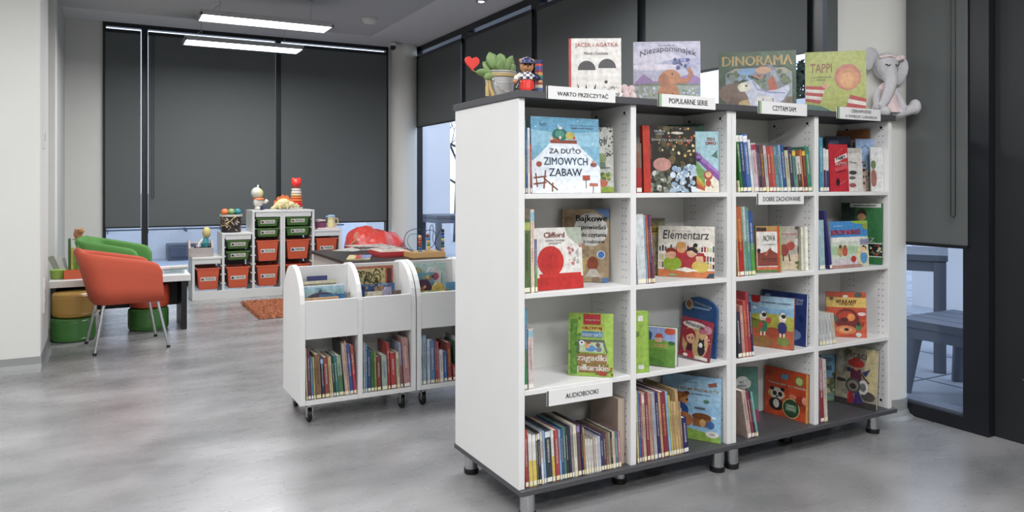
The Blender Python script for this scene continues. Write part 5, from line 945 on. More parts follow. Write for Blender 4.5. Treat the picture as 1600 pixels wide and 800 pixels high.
tbook(699, 713, 4.12, 442, .02, 'blue cover at the hidden end of the third trolley bin', '5a90b0', None, lean=3)
# ================================================================== ORANGE RUG, ACTIVITY TABLE, BEANBAG
rg = MB(); rnd = random.Random(3)
cx, cy = 1.52, 7.95; hx, hy = .24, .53
nx_, ny_ = 40, 80
vs = [(cx-hx+2*hx*i/nx_+rnd.uniform(-.006, .006), cy-hy+2*hy*j/ny_+rnd.uniform(-.006, .006), (.028+rnd.uniform(-.012, .012)) if 0 < i < nx_ and 0 < j < ny_ else .004) for j in range(ny_+1) for i in range(nx_+1)]
rg.add(vs, [(j*(nx_+1)+i, j*(nx_+1)+i+1, (j+1)*(nx_+1)+i+1, (j+1)*(nx_+1)+i) for j in range(ny_) for i in range(nx_)])
o = empty('shaggy_rug', (0, 0, 0)); tag(o, 'small orange shaggy rug on the grey floor before the storage frames', 'rug')
rg.build('pile_base', mat('orange_shag', 'a06446', .95, noise=.3, nscale=60, bump=.6, bscale=120), o)
tf = MB()
for i in range(2600):
    x, y = cx+rnd.uniform(-hx, hx)*1.02, cy+rnd.uniform(-hy, hy)*1.01; dx, dy, hh = rnd.uniform(-.018, .018), rnd.uniform(-.018, .018), rnd.uniform(.03, .052)
    tf.add([(x-.004, y, .01), (x+.004, y, .01), (x+dx, y+dy, hh)], [(0, 1, 2)]); tf.add([(x, y-.004, .01), (x, y+.004, .01), (x+dx, y+dy, hh)], [(0, 1, 2)])
pl = tf.build('pile', bpy.data.materials['orange_shag'], o); pl['kind'] = 'stuff'
TZ = .57
q0 = atZ(550, 412.5, TZ); q1 = atZ(697, 401, TZ); q2 = atZ(489, 391.3, TZ)
ax0, ax1, ay0, ay1 = q0.x, q1.x, q0.y, q2.y
at_ = empty('activity_table', ((ax0+ax1)/2, (ay0+ay1)/2, 0)); tag(at_, 'low white play table with a dark grey top behind the book trolleys', 'table')
hw, hd = (ax1-ax0)/2, (ay1-ay0)/2
MB().box(-hw, hw, -hd, hd, TZ-.03, TZ).build('tabletop', M['dark_top'], at_, bevel=.003)
for sx in (-1, 1): MB().box(sx*(hw-.04)-.011, sx*(hw-.04)+.011, -hd+.03, hd-.03, 0, TZ-.03).build('side_panel', M['white'], at_, bevel=.002)
MB().box(-hw+.055, hw-.055, -hd+.3, -hd+.32, .06, TZ-.03).build('front_panel', M['white'], at_, bevel=.002)
MB().box(-hw+.055, hw-.055, -hd+.32, hd-.06, .06, .08).build('lower_shelf', M['white'], at_, bevel=.002)
def flat_thing(name, quad, z, t, label, cat, col, art=None, group=None):
    A, B, C_ = [atZ(*p_, z) for p_ in quad]; ux = (B-A); uy = (C_-A); wd = ux.length; ht = uy.length
    ang = math.atan2(ux.y, ux.x); o_ = MB(); o_.box(0, wd, 0, ht, 0, t, col)
    if art:
        m2 = MB(); art(Art(wd, ht, m2)); o_.add([(x, z_, t+(-y)) for x, y, z_ in m2.v], [], col)
        b0 = len(o_.v)-len(m2.v)
        for f_, c_ in zip(m2.f, m2.c): o_.f.append(tuple(b0+i for i in f_)); o_.c.append(c_); o_.sm.append(False)
    e_ = o_.build(name, M['print']); e_.location = (A.x, A.y, z); e_.rotation_euler = (0, 0, ang); return tag(e_, label, cat, group)
mz = ['c8c6bc', '8f8f88', 'b0a898', '55544f', 'a4a8ac', 'd8d4c8', '6f6a60']
flat_thing('game_mat', ((518, 392), (554, 393), (556, 385.5)), TZ+.0006, .002, 'grey printed game sheet lying at the far corner of the play table', 'game sheet', 'b4b2aa', sc_(mz, 90, 2, .05))
flat_thing('game_mat', ((567, 391.2), (632, 388.5), (628, 383)), TZ+.0006, .002, 'long grey printed game sheet lying in front of the red beanbag', 'game sheet', 'bcbab2', sc_(mz, 120, 5, .04))
fb_ = flat_thing('picture_book', ((541, 406.5), (578, 406), (575, 400.5)), TZ+.0006, .012, 'colourful thin book lying flat on the dark play table', 'book', 'c8b880', lambda a: (a.rect(0, 0, 1, 1, 'd0c490'), a.rect(.35, 0, .6, 1, 'b0504c'), a.rect(.6, 0, 1, 1, '6f8ab8'), a.scat(16, 0, 0, 1, 1, .1, ['d8d0b0', 'c87a5c', '8fa8d0', 'a84a40'], 2)))
A = atZ(594, 402.5, TZ); B = atZ(643, 399.5, TZ)
gb = empty('game_box', (A.x, A.y, TZ), 0); tag(gb, 'flat red game box with a cream lid panel lying on the play table', 'game box')
wd = (B-A).length; gd = .36
MB().box(0, wd, 0, gd, .0005, .045, 'a82c30').build('box_base', M['print'], gb, bevel=.003)
b = MB(); b.box(-.003, wd+.003, -.003, gd+.003, .02, .05, 'b03438'); b.add([(.02, .03, .0503), (wd-.02, .03, .0503), (wd-.02, gd-.02, .0503), (.02, gd-.02, .0503)], [(0, 1, 2, 3)], 'd8cfc0'); b.build('lid', M['print'], gb)
b = MB(); vs_, fs_ = glyphs('Lotto', .02, .2); b.add([(wd*.5+x*wd*.5, gd*.5+y*gd*.35, .0507) for x, y in vs_], fs_, '2a2226'); b.build('lettering', M['print'], gb)
# bead maze
A = atZ(640, 401, TZ); bm = empty('bead_maze', (2.62, ay0+.3, TZ)); tag(bm, 'wooden bead maze with looping dark wires on the play table corner', 'toy')
c0 = atY(665, 390, ay0+.3); bm.location = (c0.x, ay0+.3, TZ); k = depth(c0)/FPX
b = MB().box(-28*k, 27*k, -.1, .14, .001, 9*k); b.build('base', M['wood'], bm, bevel=.004)
wires = [[(-22, 8), (-35, 20), (-33, 38), (-20, 45), (-10, 40), (-8, 28), (-12, 12), (-10, 8)], [(-18, 8), (-26, 22), (-24, 34), (-14, 36), (-6, 26), (-4, 12), (-8, 8)], [(2, 8), (-2, 22), (-4, 36), (4, 42), (14, 38), (16, 22), (10, 14), (8, 30), (6, 46), (10, 50), (14, 40), (14, 26), (19, 14), (20, 8)], [(24, 8), (16, 14), (14, 26), (18, 40), (22, 44), (25, 38), (25, 20), (25, 8)]]
def smooth_path(pts, n=6):
    out = []
    P_ = [pts[0]]+pts+[pts[-1]]
    for i in range(1, len(P_)-2):
        p0, p1, p2, p3 = [Vector(v) for v in P_[i-1:i+3]]
        for j in range(n):
            t_ = j/n; out.append(.5*((2*p1)+(-p0+p2)*t_+(2*p0-5*p1+4*p2-p3)*t_*t_+(-p0+3*p1-3*p2+p3)*t_**3))
    return out+[Vector(pts[-1])]
for i, wv in enumerate(wires):
    y_ = (-.04, .03, .0, -.06)[i]
    MB().tube(smooth_path([(x*k, y_+.03*math.sin(j*1.3), z*k) for j, (x, z) in enumerate(wv)]), .0035, 6).build('wire', (M['navy'], M['teal'], M['navy'], M['black'])[i], bm)
cols = ['c8a070', 'a84a34', 'a84a34', '7a3a34', '2f5a78', '3a7fa8', '2a4a70', 'c8a070', '3a3a5c', '5a8a4a', '24406a', 'd0b060', '6a2c4a']
for j in range(6): MB().ball((-12*k+(j % 2)*.3*k, -.04, (32-j*4.4)*k), 3.1*k, cols[j], 10).build('bead', M['plastic'], bm)
for j in range(6): MB().ball(((3.5+j*.5)*k, .0, (33-j*4.6)*k), 3.1*k, cols[(j*2+3) % 13], 10).build('bead', M['plastic'], bm)
for j in range(7): MB().ball((25*k, -.06, (41-j*4.8)*k), 2.9*k, ('2a3a34', '24406a', '2f5a90', 'b8b04a', '2a3a5c', '24604a', 'c8a070')[j], 10).build('bead', M['plastic'], bm)
# bean bag
cb = atY(583, 380, 9.2); k = depth(cb)/FPX
bb = empty('beanbag', (cb.x, 9.2, 0)); tag(bb, 'big slumped red beanbag behind the dark topped play table', 'beanbag')
b = MB(); b.ball((0, 0, .36), (46*k, .46, .36)).ball((-14*k, 0, .5), (30*k, .32, .27)).ball((26*k, -.02, .48), (20*k, .3, .2)).ball((36*k, 0, .56), (8*k, .09, .09))
o = b.build('bag', M['beanbag'], bb, remesh=.02)
tx = bpy.data.textures.new('creases', 'CLOUDS'); tx.noise_scale = .16; dm = o.modifiers.new('creases', 'DISPLACE'); dm.texture = tx; dm.strength = .07; dm.texture_coords = 'LOCAL'
MB().tube([(-41*k, -.2, .56), (-37*k, -.26, .6), (-38*k, -.24, .66), (-34*k, -.26, .7)], .012, 6).build('handle_loop', M['ribbon'], bb)
# ================================================================== STORAGE FRAMES WITH BINS
FY0, FY1 = 8.95, 9.39
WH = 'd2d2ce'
def frame(x0, widths, heights, label):
    t = empty('storage_unit', (x0, FY0, 0)); tag(t, label, 'storage unit', 'stepped white storage frames'); xs = [0]
    for w_ in widths: xs.append(xs[-1]+w_)
    for i in range(len(widths)+1):
        hgt = max(heights[i-1] if i else 0, heights[i] if i < len(widths) else 0)
        x = xs[i]; MB().box(x-.013 if 0 < i < len(widths) else (x if i == 0 else x-.026), (x+.013 if 0 < i < len(widths) else (x+.026 if i == 0 else x)), 0, FY1-FY0, 0, hgt-.022, WH).build('upright_panel', M['board'], t, bevel=.002)
    for i, hgt in enumerate(heights):
        a_ = xs[i] if i == 0 or heights[i-1] < hgt else xs[i]+.013; b_ = xs[i+1] if i == len(widths)-1 or heights[i+1] < hgt else xs[i+1]-.013
        if i and heights[i-1] < hgt: a_ = xs[i]-.013
        if i < len(widths)-1 and heights[i+1] < hgt: b_ = xs[i+1]+.013
        MB().box(a_, b_, -.004, FY1-FY0, hgt-.022, hgt, WH).build('top_board', M['board'], t, bevel=.002)
        l_, r_ = xs[i]+.027, xs[i+1]-.027
        MB().box(l_, r_, .004, .02, hgt-.075, hgt-.022, WH).build('front_rail', M['board'], t, bevel=.001)
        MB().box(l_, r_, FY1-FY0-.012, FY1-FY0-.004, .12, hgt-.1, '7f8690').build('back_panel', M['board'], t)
        rb = MB(); z = .17
        while z < hgt-.1:
            rb.box(l_-.013, l_, .01, .4, z, z+.008, 'e0e0dc').box(r_, r_+.013, .01, .4, z, z+.008, 'e0e0dc'); z += .1
        rb.build('runner', M['board'], t)
    MB().box(.001, xs[-1]-.001, -.006, -.0005, .0, .1, WH).build('base_board', M['board'], t, bevel=.002)
    return t
FX0 = .838
W1 = [.322, .325, .325]; W2 = [.352, .335]
frame(FX0, W1, [.475, .735, .985], 'white storage frame climbing in three steps, its lowest step beside the desk'); frame(FX0+.974, W2, [.985, .745], 'white storage frame with the stacking rings on top, stepping down to the beanbag')
def bin_(x, z, w_, h_, col, label, tilt=0, txt=True):
    t = empty('storage_bin', (x, FY0+.012, z)); tag(t, label, 'storage bin', 'green and orange storage bins')
    hw, tp, L = w_/2, .022 if h_ > .14 else .016, .39
    b = MB(); th = .004
    def ring(hh, wd, y0, y1): return [(-wd, y0, hh), (wd, y0, hh), (wd, y1, hh), (-wd, y1, hh)]
    r0, r1 = ring(0, hw-tp-.014, .03, L-.02), ring(h_, hw-.014, .004, L)
    i0, i1 = ring(.004, hw-tp-.018, .034, L-.024), ring(h_, hw-.018, .008, L-.004)
    b.add(r0+r1+i0+i1, [(3, 2, 1, 0), (0, 1, 5, 4), (1, 2, 6, 5), (2, 3, 7, 6), (3, 0, 4, 7), (8, 9, 10, 11), (8, 12, 13, 9), (9, 13, 14, 10), (10, 14, 15, 11), (11, 15, 12, 8), (4, 5, 13, 12), (5, 6, 14, 13), (6, 7, 15, 14), (7, 4, 12, 15)], col)
    b.build('tub', M['plastic'], t, bevel=.004)
    b = MB(); b.box(-hw+.002, hw-.002, 0, .012, h_-.01, h_+.004, col).box(-hw+.002, -hw+.016, .012, L, h_-.006, h_+.002, col).box(hw-.016, hw-.002, .012, L, h_-.006, h_+.002, col); b.build('rim', M['plastic'], t, bevel=.002)
    lw, lh, lz = .08, .022, h_*(.55 if h_ < .14 else .5); sl = math.atan2(.026, h_)
    fy = .03-(.026*lz/h_)-.0012
    b = MB(); b.box(-lw, lw, -.0008, 0, -lh, lh, 'd8d6cc'); rr = random.Random(int(x*1000+z*100))
    ic = rr.choice(['3a3a3c', '5a4a3c', '8c4038', '2f3a5c']); b.add([(-lw+.008, -.0011, -.013), (-lw+.036, -.0011, -.013), (-lw+.036, -.0011, .004), (-lw+.022, -.0011, .013), (-lw+.008, -.0011, .006)], [(0, 1, 2, 3, 4)], ic)
    letters(b, rr.choice(('KLOCKI', 'LALKI', 'AUTA', 'FARMA', 'MISIE', 'PUZZLE')), .022, 0, .088, .022, -.0012, '3a3a3c', bold=.02)
    o = b.build('label_card', M['print'], t); o.location = (0, fy, lz); o.rotation_euler = (sl*.9, 0, 0)
G_, O_ = '4c7038', 'cc5c3e'
c1 = [FX0+.163, FX0+.322+.1625, FX0+.647+.162, FX0+.974+.177, FX0+1.326+.166]
bin_(c1[0]+.004, .112, .262, .235, O_, 'deep orange bin in the lowest step, beside the white desk')
bin_(c1[1], .112, .265, .235, O_, 'deep orange bin at the bottom under two green bins, below the dark pattern bucket'); bin_(c1[1], .43, .265, .095, G_, 'lower shallow green bin in the middle step under the dark pattern bucket'); bin_(c1[1], .555, .265, .095, G_, 'upper shallow green bin in the middle step under the dark pattern bucket')
bin_(c1[2], .112, .265, .235, O_, 'deep orange bin at the bottom of the tall column under the toy doll'); bin_(c1[2], .4, .265, .235, O_, 'second deep orange bin up in the tall column under the toy doll'); bin_(c1[2], .68, .265, .095, G_, 'lower shallow green bin in the tall column under the toy doll'); bin_(c1[2], .8, .265, .095, G_, 'top shallow green bin in the tall column under the toy doll')
bin_(c1[3], .112, .29, .235, O_, 'deep orange bin at the bottom, half hidden by the trolley top'); bin_(c1[3], .41, .29, .225, O_, 'deep orange bin in the tall column under the stacking rings'); bin_(c1[3], .685, .29, .1, G_, 'lower shallow green bin under the dinosaur and stacking rings'); bin_(c1[3], .805, .29, .1, G_, 'top shallow green bin under the dinosaur and stacking rings')
bin_(c1[4], .415, .275, .225, O_, 'deep orange bin under the toy pitcher, cut off by the play table')
# things on the frames
q = atY(313, 403, 9.1); k = depth(q)/FPX; z0 = .475
tb = toy('toy_toolbox', (q.x, 9.1, z0), 'grey wooden tool caddy with a handle bar on the lowest storage step', 'toy toolbox')
b = MB(); b.box(-15*k, 15*k, -.09, -.08, .001, 14*k).box(-15*k, 15*k, .08, .09, .001, 14*k).box(-15*k, 15*k, -.08, .08, .001, .01); b.build('tray', M['greywood'], tb, bevel=.002)
for sx in (-1, 1): MB().prism([(-.09, .001), (.09, .001), (.09, 14*k), (.03, 26*k), (-.03, 26*k), (-.09, 14*k)], 'x', sx*16.5*k-1.5*k, sx*16.5*k+1.5*k).build('end_board', M['greywood'], tb, bevel=.002)
MB().tube([(-16*k, 0, 21*k), (16*k, 0, 21*k)], .011, 10).build('handle_bar', M['greywood'], tb)
for x, c, nm in ((-9, '5a5450', 'brown grey'), (-3, '8c8480', 'pale grey'), (11, '44505c', 'blue grey')):
    o = MB().tube([(x*k, .02, .013), (x*k+.01, -.02, 17*k)], .011, 7, c).build('toy_tool', M['plastic']); o.location = (q.x, 9.1, z0)
    tag(o, '%s handle of a toy tool standing in the wooden caddy' % nm, 'toy tool', 'toy tools in the caddy')
q2_ = atY(318, 380, 9.16); dl = toy('toy_doll', (q2_.x, 9.12, z0+.02), 'pale yellow haired soft doll leaning out of the grey tool caddy', 'doll', .2)
b = MB(); b.ball((4*k, 0, 34*k), (6.5*k, 6*k, 9*k)); b.build('head', M['skin'], dl)
b = MB(); b.lathe([(6*k, 12*k), (6.5*k, 18*k), (4*k, 26*k)], (2*k, 0, 0), 14); b.build('body', M['teal'], dl)
b = MB(); b.tube([(-1*k, 0, 24*k), (-8*k, -.02, 18*k), (-10*k, -.03, 12*k)], [2.4*k, 2.2*k, 2*k], 7); b.build('arm', M['toywhite'], dl)
q = atY(361, 364, 9.13); k = depth(q)/FPX; z0 = .735
bu = toy('toy_bucket', (q.x, 9.13, z0), 'black patterned bucket with a rope handle holding coloured balls', 'bucket')
b = MB(); b.lathe([(14.5*k, .001), (16*k, 26*k), (15.2*k, 26*k), (13.8*k, 2*k)], n=32, col='231f20'); rr = random.Random(5)
for i in range(46):
    a_, z_ = rr.uniform(PI*1.0, PI*2.0), rr.uniform(3, 23); R_ = (14.6+1.5*z_/26)*k+.0012; s_ = rr.uniform(.06, .2); sl = rr.uniform(-3, 3)
    b.add([(R_*math.cos(a_+u), R_*math.sin(a_+u), (z_+v+sl*u*6)*k) for u, v in ((-s_, -.7), (s_, -.7), (s_, .9), (-s_, .9))], [(0, 1, 2, 3)], rr.choice(['b8a488', '9c7a5c', 'cfc2ac', '7a4a3c']))
b.build('pail', M['plastic'], bu)
MB().lathe([(16*k, 24.5*k), (17*k, 25*k), (17*k, 28*k), (15.5*k, 28*k), (15*k, 24.5*k)], n=32).build('rim_band', M['toywhite'], bu)
MB().tube([(-15.5*k, -.03, 10*k), (-10*k, -.125, 12*k), (-2*k, -.14, 20*k), (6*k, -.13, 26*k)], .006, 7).build('rope_handle', M['ribbon'], bu)
for x, c, nm in ((-10.5, 'orangetoy', 'orange'), (0, 'leaf', 'green'), (10, 'teal', 'blue')):
    o = MB().ball((0, 0, 0), 5.6*k).build('toy_ball', M[c]); o.location = (q.x+x*k*.92, 9.13-.02, z0+31.5*k); tag(o, '%s toy ball heaped in the black patterned bucket' % nm, 'ball', 'balls in the bucket')
# doll figure on the tall step
q = atY(404, 329, 9.12); k = depth(q)/FPX; z0 = .985
td = toy('toy_figure', (q.x, 9.12, z0), 'white rubber toy figure with a big hooded head on the tall storage column', 'toy figure', .5)
b = MB(); b.ball((-1*k, 0, 26*k), (8*k, 8*k, 8.6*k)); b.build('head', M['cream'], td)
b = MB(); b.ball((-2.5*k, .01, 26.5*k), (8.8*k, 8.4*k, 9.2*k)); b.ball((-1*k, 0, 35*k), (1.6*k, 2*k, 5*k)); b.build('hood', M['toywhite'], td)
MB().ball((2*k, 0, 36*k), (1.5*k, 1.8*k, 3*k)).build('ear_tip', M['black'], td)
b = MB(); b.ball((-1*k, 0, 12*k), (8*k, 7*k, 8*k)); b.ball((-6*k, -.01, 12*k), (3.4*k, 3.4*k, 7*k)); b.build('body', M['toywhite'], td, remesh=.004)
b = MB(); b.tube([(4*k, -.01, 13*k), (10*k, -.03, 12*k), (13*k, -.03, 15*k)], [3*k, 2.6*k, 3.2*k], 8); b.build('arm', M['toywhite'], td)
b = MB(); b.lathe([(8*k, 16*k), (8.8*k, 17*k), (7.5*k, 19*k)], n=20); b.build('scarf', M['orangetoy'], td)
for sx in (-1, 1): MB().ball((sx*4.2*k, -.02, 3*k), (4*k, 5.5*k, 3*k)).build('shoe', M['toywhite'] if sx < 0 else M['navy'], td)
q = atY(444, 328, 9.05); k = depth(q)/FPX
ds = toy('toy_dinosaur', (q.x, 9.05, z0), 'pale yellow toy dinosaur with orange back plates on the tall storage column', 'toy dinosaur', -.1)
b = MB(); b.ball((-1*k, 0, 10*k), (11*k, 7*k, 8*k)).ball((10*k, 0, 8.5*k), (6*k, 5*k, 5*k)).ball((16*k, 0, 7*k), (6*k, 4*k, 3.6*k)).ball((20*k, 0, 5.5*k), (4*k, 3*k, 2*k))
b.tube([(-9*k, 0, 9*k), (-15*k, 0, 4*k), (-20*k, 0, 2.2*k)], [5*k, 3*k, 1.4*k], 8)
for x in (-6, 5):
    for sy in (-1, 1): b.tube([(x*k, sy*4.5*k, 8*k), (x*k, sy*5*k, 3.6*k), (x*k+1*k, sy*5.2*k, 3.4*k)], [4*k, 3*k, 3.2*k], 8)
b.build('body', M['cream'], ds, remesh=.0035)
for x, z_, s_ in ((-13, 12, 2.6), (-8, 17, 3.4), (-2, 19, 4), (4, 18.5, 3.6), (9, 14.5, 2.6)):
    MB().prism([(x*k-s_*k, z_*k-2.4*k), (x*k+s_*k, z_*k-2.4*k), (x*k+s_*.9*k, z_*k+s_*.5*k), (x*k, z_*k+s_*1.3*k), (x*k-s_*.9*k, z_*k+s_*.5*k)], 'y', -.008, .008).build('back_plate', M['orangetoy'], ds, bevel=.002)
for sy in (-1, 1): MB().ball((16*k, sy*3.3*k, 9.5*k), .9*k, n=8).build('eye', M['black'], ds)
q = atY(463, 328, 9.2); k = depth(q)/FPX
sr = toy('stacking_rings', (q.x, 9.2, z0), 'tower of coloured stacking rings topped by a glossy red apple knob', 'stacking toy')
MB().lathe([(10*k, .001), (10*k, 3.5*k), (3*k, 4*k), (2*k, 34*k)], n=28).build('base_and_rod', M['toywhite'], sr)
for i, (c, r_) in enumerate((('red', 9.4), ('red', 9.2), ('orangetoy', 9), ('orangetoy', 8.6), ('cream', 8.3), ('plush_pink', 7.8), ('toywhite', 7.2))):
    h0 = (4+i*4.1)*k; MB().lathe([(2.3*k, h0), (r_*k*.8, h0), (r_*k, h0+1*k), (r_*k, h0+3*k), (r_*k*.8, h0+4*k), (2.3*k, h0+4*k)], n=28).build('ring', M[c], sr)
b = MB(); b.ball((0, 0, 41*k), (8*k, 8*k, 8*k)); b.ball((-4*k, 0, 46*k), (4*k, 5*k, 3.4*k)).ball((4*k, 0, 46*k), (4*k, 5*k, 3.4*k)); b.build('apple_knob', M['red'], sr, remesh=.004)
# tea set on the step at the end
q = atY(505, 358, 9.15); k = depth(q)/FPX; z0 = .745
ty = toy('serving_tray', (q.x, 9.12, z0), 'pink toy tray under the pitcher on the storage step by the beanbag', 'tray')
MB().box(-13*k, 19*k, -.11, .11, .001, .008).build('tray_plate', M['plush_pink'], ty, bevel=.002); b = MB(); b.box(-13*k, 19*k, -.112, -.1, .008, .02).box(-13*k, 19*k, .1, .112, .008, .02); b.build('tray_rim', M['plush_pink'], ty)
pc = toy('toy_pitcher', (q.x+11*k, 9.1, z0+.009), 'cream toy pitcher with a blue lid and a looped handle', 'pitcher')
MB().lathe([(6.5*k, 0), (7*k, 2*k), (5.6*k, 13*k), (6*k, 17*k)], n=24).build('jug', M['cream'], pc)
b = MB(); b.lathe([(6.1*k, 17*k), (6.2*k, 19*k), (4*k, 20.5*k)], n=24); b.box(-8.5*k, -4*k, -.012, .012, 17*k, 19*k); b.build('lid', bpy.data.materials.get('pale_blue_plastic') or mat('pale_blue_plastic', '8fa9c4', .4), pc)
MB().tube([(5*k, 0, 15*k), (10*k, 0, 14*k), (10.5*k, 0, 8*k), (6.3*k, 0, 4*k)], 1.2*k, 8).build('handle', M['cream'], pc)
bk = toy('toy_basket', (q.x-5*k, 9.12, z0+.009), 'purple toy bowl heaped with pink and white toy crockery beside the pitcher', 'toy bowl')
MB().lathe([(7*k, 0), (8*k, 1*k), (9*k, 9*k), (8.3*k, 9*k), (7*k, 2*k)], n=24).build('bowl', bpy.data.materials.get('plum_plastic') or mat('plum_plastic', '7a3f5c', .4), bk)
b = MB(); b.lathe([(5*k, 6*k), (8*k, 8*k), (7.6*k, 8.5*k)], (0, 0, 4*k), 18).lathe([(3*k, 6*k), (5*k, 10*k), (4.6*k, 10*k)], (-3*k, -.02, 4*k), 16).lathe([(3*k, 6*k), (4*k, 9*k), (3.6*k, 9*k)], (4*k, .01, 4*k), 16); b.build('crockery', M['plush_pink'], bk)
# ================================================================== DESK, CHAIRS, POUFS
DZ = .485
dk = empty('desk', (.11, 7.5, 0)); tag(dk, 'long low white topped desk with black panels behind the orange armchair', 'desk')
x0, x1, y0, y1 = -.41, .665, 7.22, 7.78
def dpart(mb, name, m, bev=.002): o = mb.build(name, m, dk, bevel=bev); o.location = (-.11, -7.5, 0)
dpart(MB().box(x0, x1, y0, y1, DZ-.055, DZ), 'desktop', M['white'], .003)
dpart(MB().box(x1-.075, x1-.03, y0+.02, y1-.02, 0, DZ-.055), 'leg_panel', M['black']); dpart(MB().box(x0+.01, x0+.05, y0+.02, y1-.02, 0, DZ-.055), 'leg_panel', M['black'])
dpart(MB().box(x0+.05, x1-.075, 7.63, 7.65, .17, DZ-.055), 'modesty_panel', M['black'])
def pouf(loc, r_, h_, m, label):
    t = empty('pouf', loc); tag(t, label, 'pouf', 'stacked round poufs')
    MB().lathe([(r_*.9, .002), (r_*.97, .012), (r_, .04), (r_, h_-.04), (r_*.97, h_-.015), (r_*.9, h_-.004)], n=44).build('cushion', m, t)
    MB().lathe([(r_*.9, h_-.006), (r_*.6, h_+.0), (r_*.1, h_+.001)], n=44).build('top_panel', m, t)
    b = MB()
    for hh in (.03, h_-.025): b.lathe([(r_*.985, hh-.003), (r_*1.005, hh), (r_*.985, hh+.003)], n=44)
    b.build('piping', m, t)
PX1, PX2 = (-.235, 7.2), (.335, 7.43)
pouf((*PX1, 0), .165, .196, M['green_vinyl'], 'glossy green pouf on the floor under a tan one, beside the white pier'); pouf((PX1[0]+.008, PX1[1], .198), .165, .2, M['tan_vinyl'], 'glossy tan pouf stacked on a green one beside the white pier')
pouf((*PX2, 0), .165, .196, M['green_vinyl'], 'glossy green pouf on the floor under an orange one, behind the orange armchair'); pouf((PX2[0]+.01, PX2[1], .198), .165, .2, M['orange_vinyl'], 'glossy orange pouf stacked on a green one behind the orange armchair')
def tub_chair(loc, rz, m, label, mleg):
    t = empty('tub_armchair', loc, rz); tag(t, label, 'armchair', 'upholstered tub armchairs')
    # plan line of the shell: from one arm's front end round the back to the other
    def plan(s_, hw, bx, fx, r):
        segs = [('l', (fx, -hw), (bx+r, -hw)), ('a', (bx+r, -hw+r), -PI/2, -PI), ('l', (bx, -hw+r), (bx, hw-r)), ('a', (bx+r, hw-r), PI, PI/2), ('l', (bx+r, hw), (fx, hw))]
        Ls = [math.hypot(g[2][0]-g[1][0], g[2][1]-g[1][1]) if g[0] == 'l' else r*PI/2 for g in segs]; d = s_*sum(Ls)
        for g, L in zip(segs, Ls):
            if d <= L+1e-6:
                k_ = d/L
                if g[0] == 'l': return (g[1][0]+(g[2][0]-g[1][0])*k_, g[1][1]+(g[2][1]-g[1][1])*k_)
                a_ = g[2]+(g[3]-g[2])*k_; return (g[1][0]+r*math.cos(a_), g[1][1]+r*math.sin(a_))
            d -= L
        return (fx, hw)
    N = 64; b = MB(); vs = []; th = .058
    for i in range(N+1):
        s_ = i/N; e_ = min(s_, 1-s_)/.5                     # 0 at an arm front, 1 mid back
        top = .665+.125*min(1, e_*1.15)**.9
        if e_ < .1: top -= .055*(1-math.sqrt(max(0, 1-(1-e_/.1)**2)))
        ob, ot = plan(s_, .262, -.235, .235, .12), plan(s_, .285, -.345, .225, .13); it, ib = plan(s_, .285-th, -.345+th, .225, .09), plan(s_, .262-th, -.235+th, .235, .08)
        lerp = lambda p_, q_, k_: (p_[0]+(q_[0]-p_[0])*k_, p_[1]+(q_[1]-p_[1])*k_)
        om = lerp(ob, ot, .97); im = lerp(ib, it, .97)
        z0_ = .37; col_ = [(*ob, z0_), (*lerp(ob, ot, .35), z0_+(top-z0_)*.35), (*lerp(ob, ot, .7), z0_+(top-z0_)*.7), (*om, top-.03), (*lerp(ot, it, .2), top-.006), (*lerp(ot, it, .5), top), (*lerp(ot, it, .8), top-.006), (*im, top-.03), (*lerp(ib, it, .6), z0_+(top-z0_)*.6), (*lerp(ib, it, .2), z0_+.06), (*ib, z0_)]
        vs += col_
    n_ = 11
    fs = [(i*n_+j, (i+1)*n_+j, (i+1)*n_+(j+1) % n_, i*n_+(j+1) % n_) for i in range(N) for j in range(n_)]
    b.add(vs, fs, smooth=True); b.add(vs, [tuple(range(n_)), tuple(range(N*n_, (N+1)*n_))[::-1]])
    b.build('shell', m, t)
    outl = [plan(i/24, .25, -.22, .235, .11) for i in range(25)]
    b = MB(); b.prism(outl, 'z', .372, .40); b.build('seat_base', m, t)
    inn = [plan(i/24, .205, -.19, .25, .1) for i in range(25)]
    b = MB(); b.prism(inn, 'z', .40, .475); b.build('seat_cushion', m, t, bevel=.015, seg=3)
    for sx in (-1, 1):
        for sy in (-1, 1):
            tp = (sx*.185+.015, sy*.2, .375); ft = (sx*.255+.015, sy*.262, 0.012)
            l = MB().tube([tp, ft], [.0125, .0105], 12).build('leg', M['chrome'], t)
            MB().lathe([(.013, 0), (.0145, .003), (.013, .02)], (ft[0], ft[1], 0), 12).build('foot_cap', M['black'], l)
tub_chair((.135, 6.72, 0), .12, M['orange_fab'], 'orange upholstered tub armchair on chrome legs, pushed to the low desk', None)
tub_chair((.12, 8.18, 0), -.26, M['green_fab'], 'green upholstered tub armchair behind the desk, mostly hidden by the orange one', None)
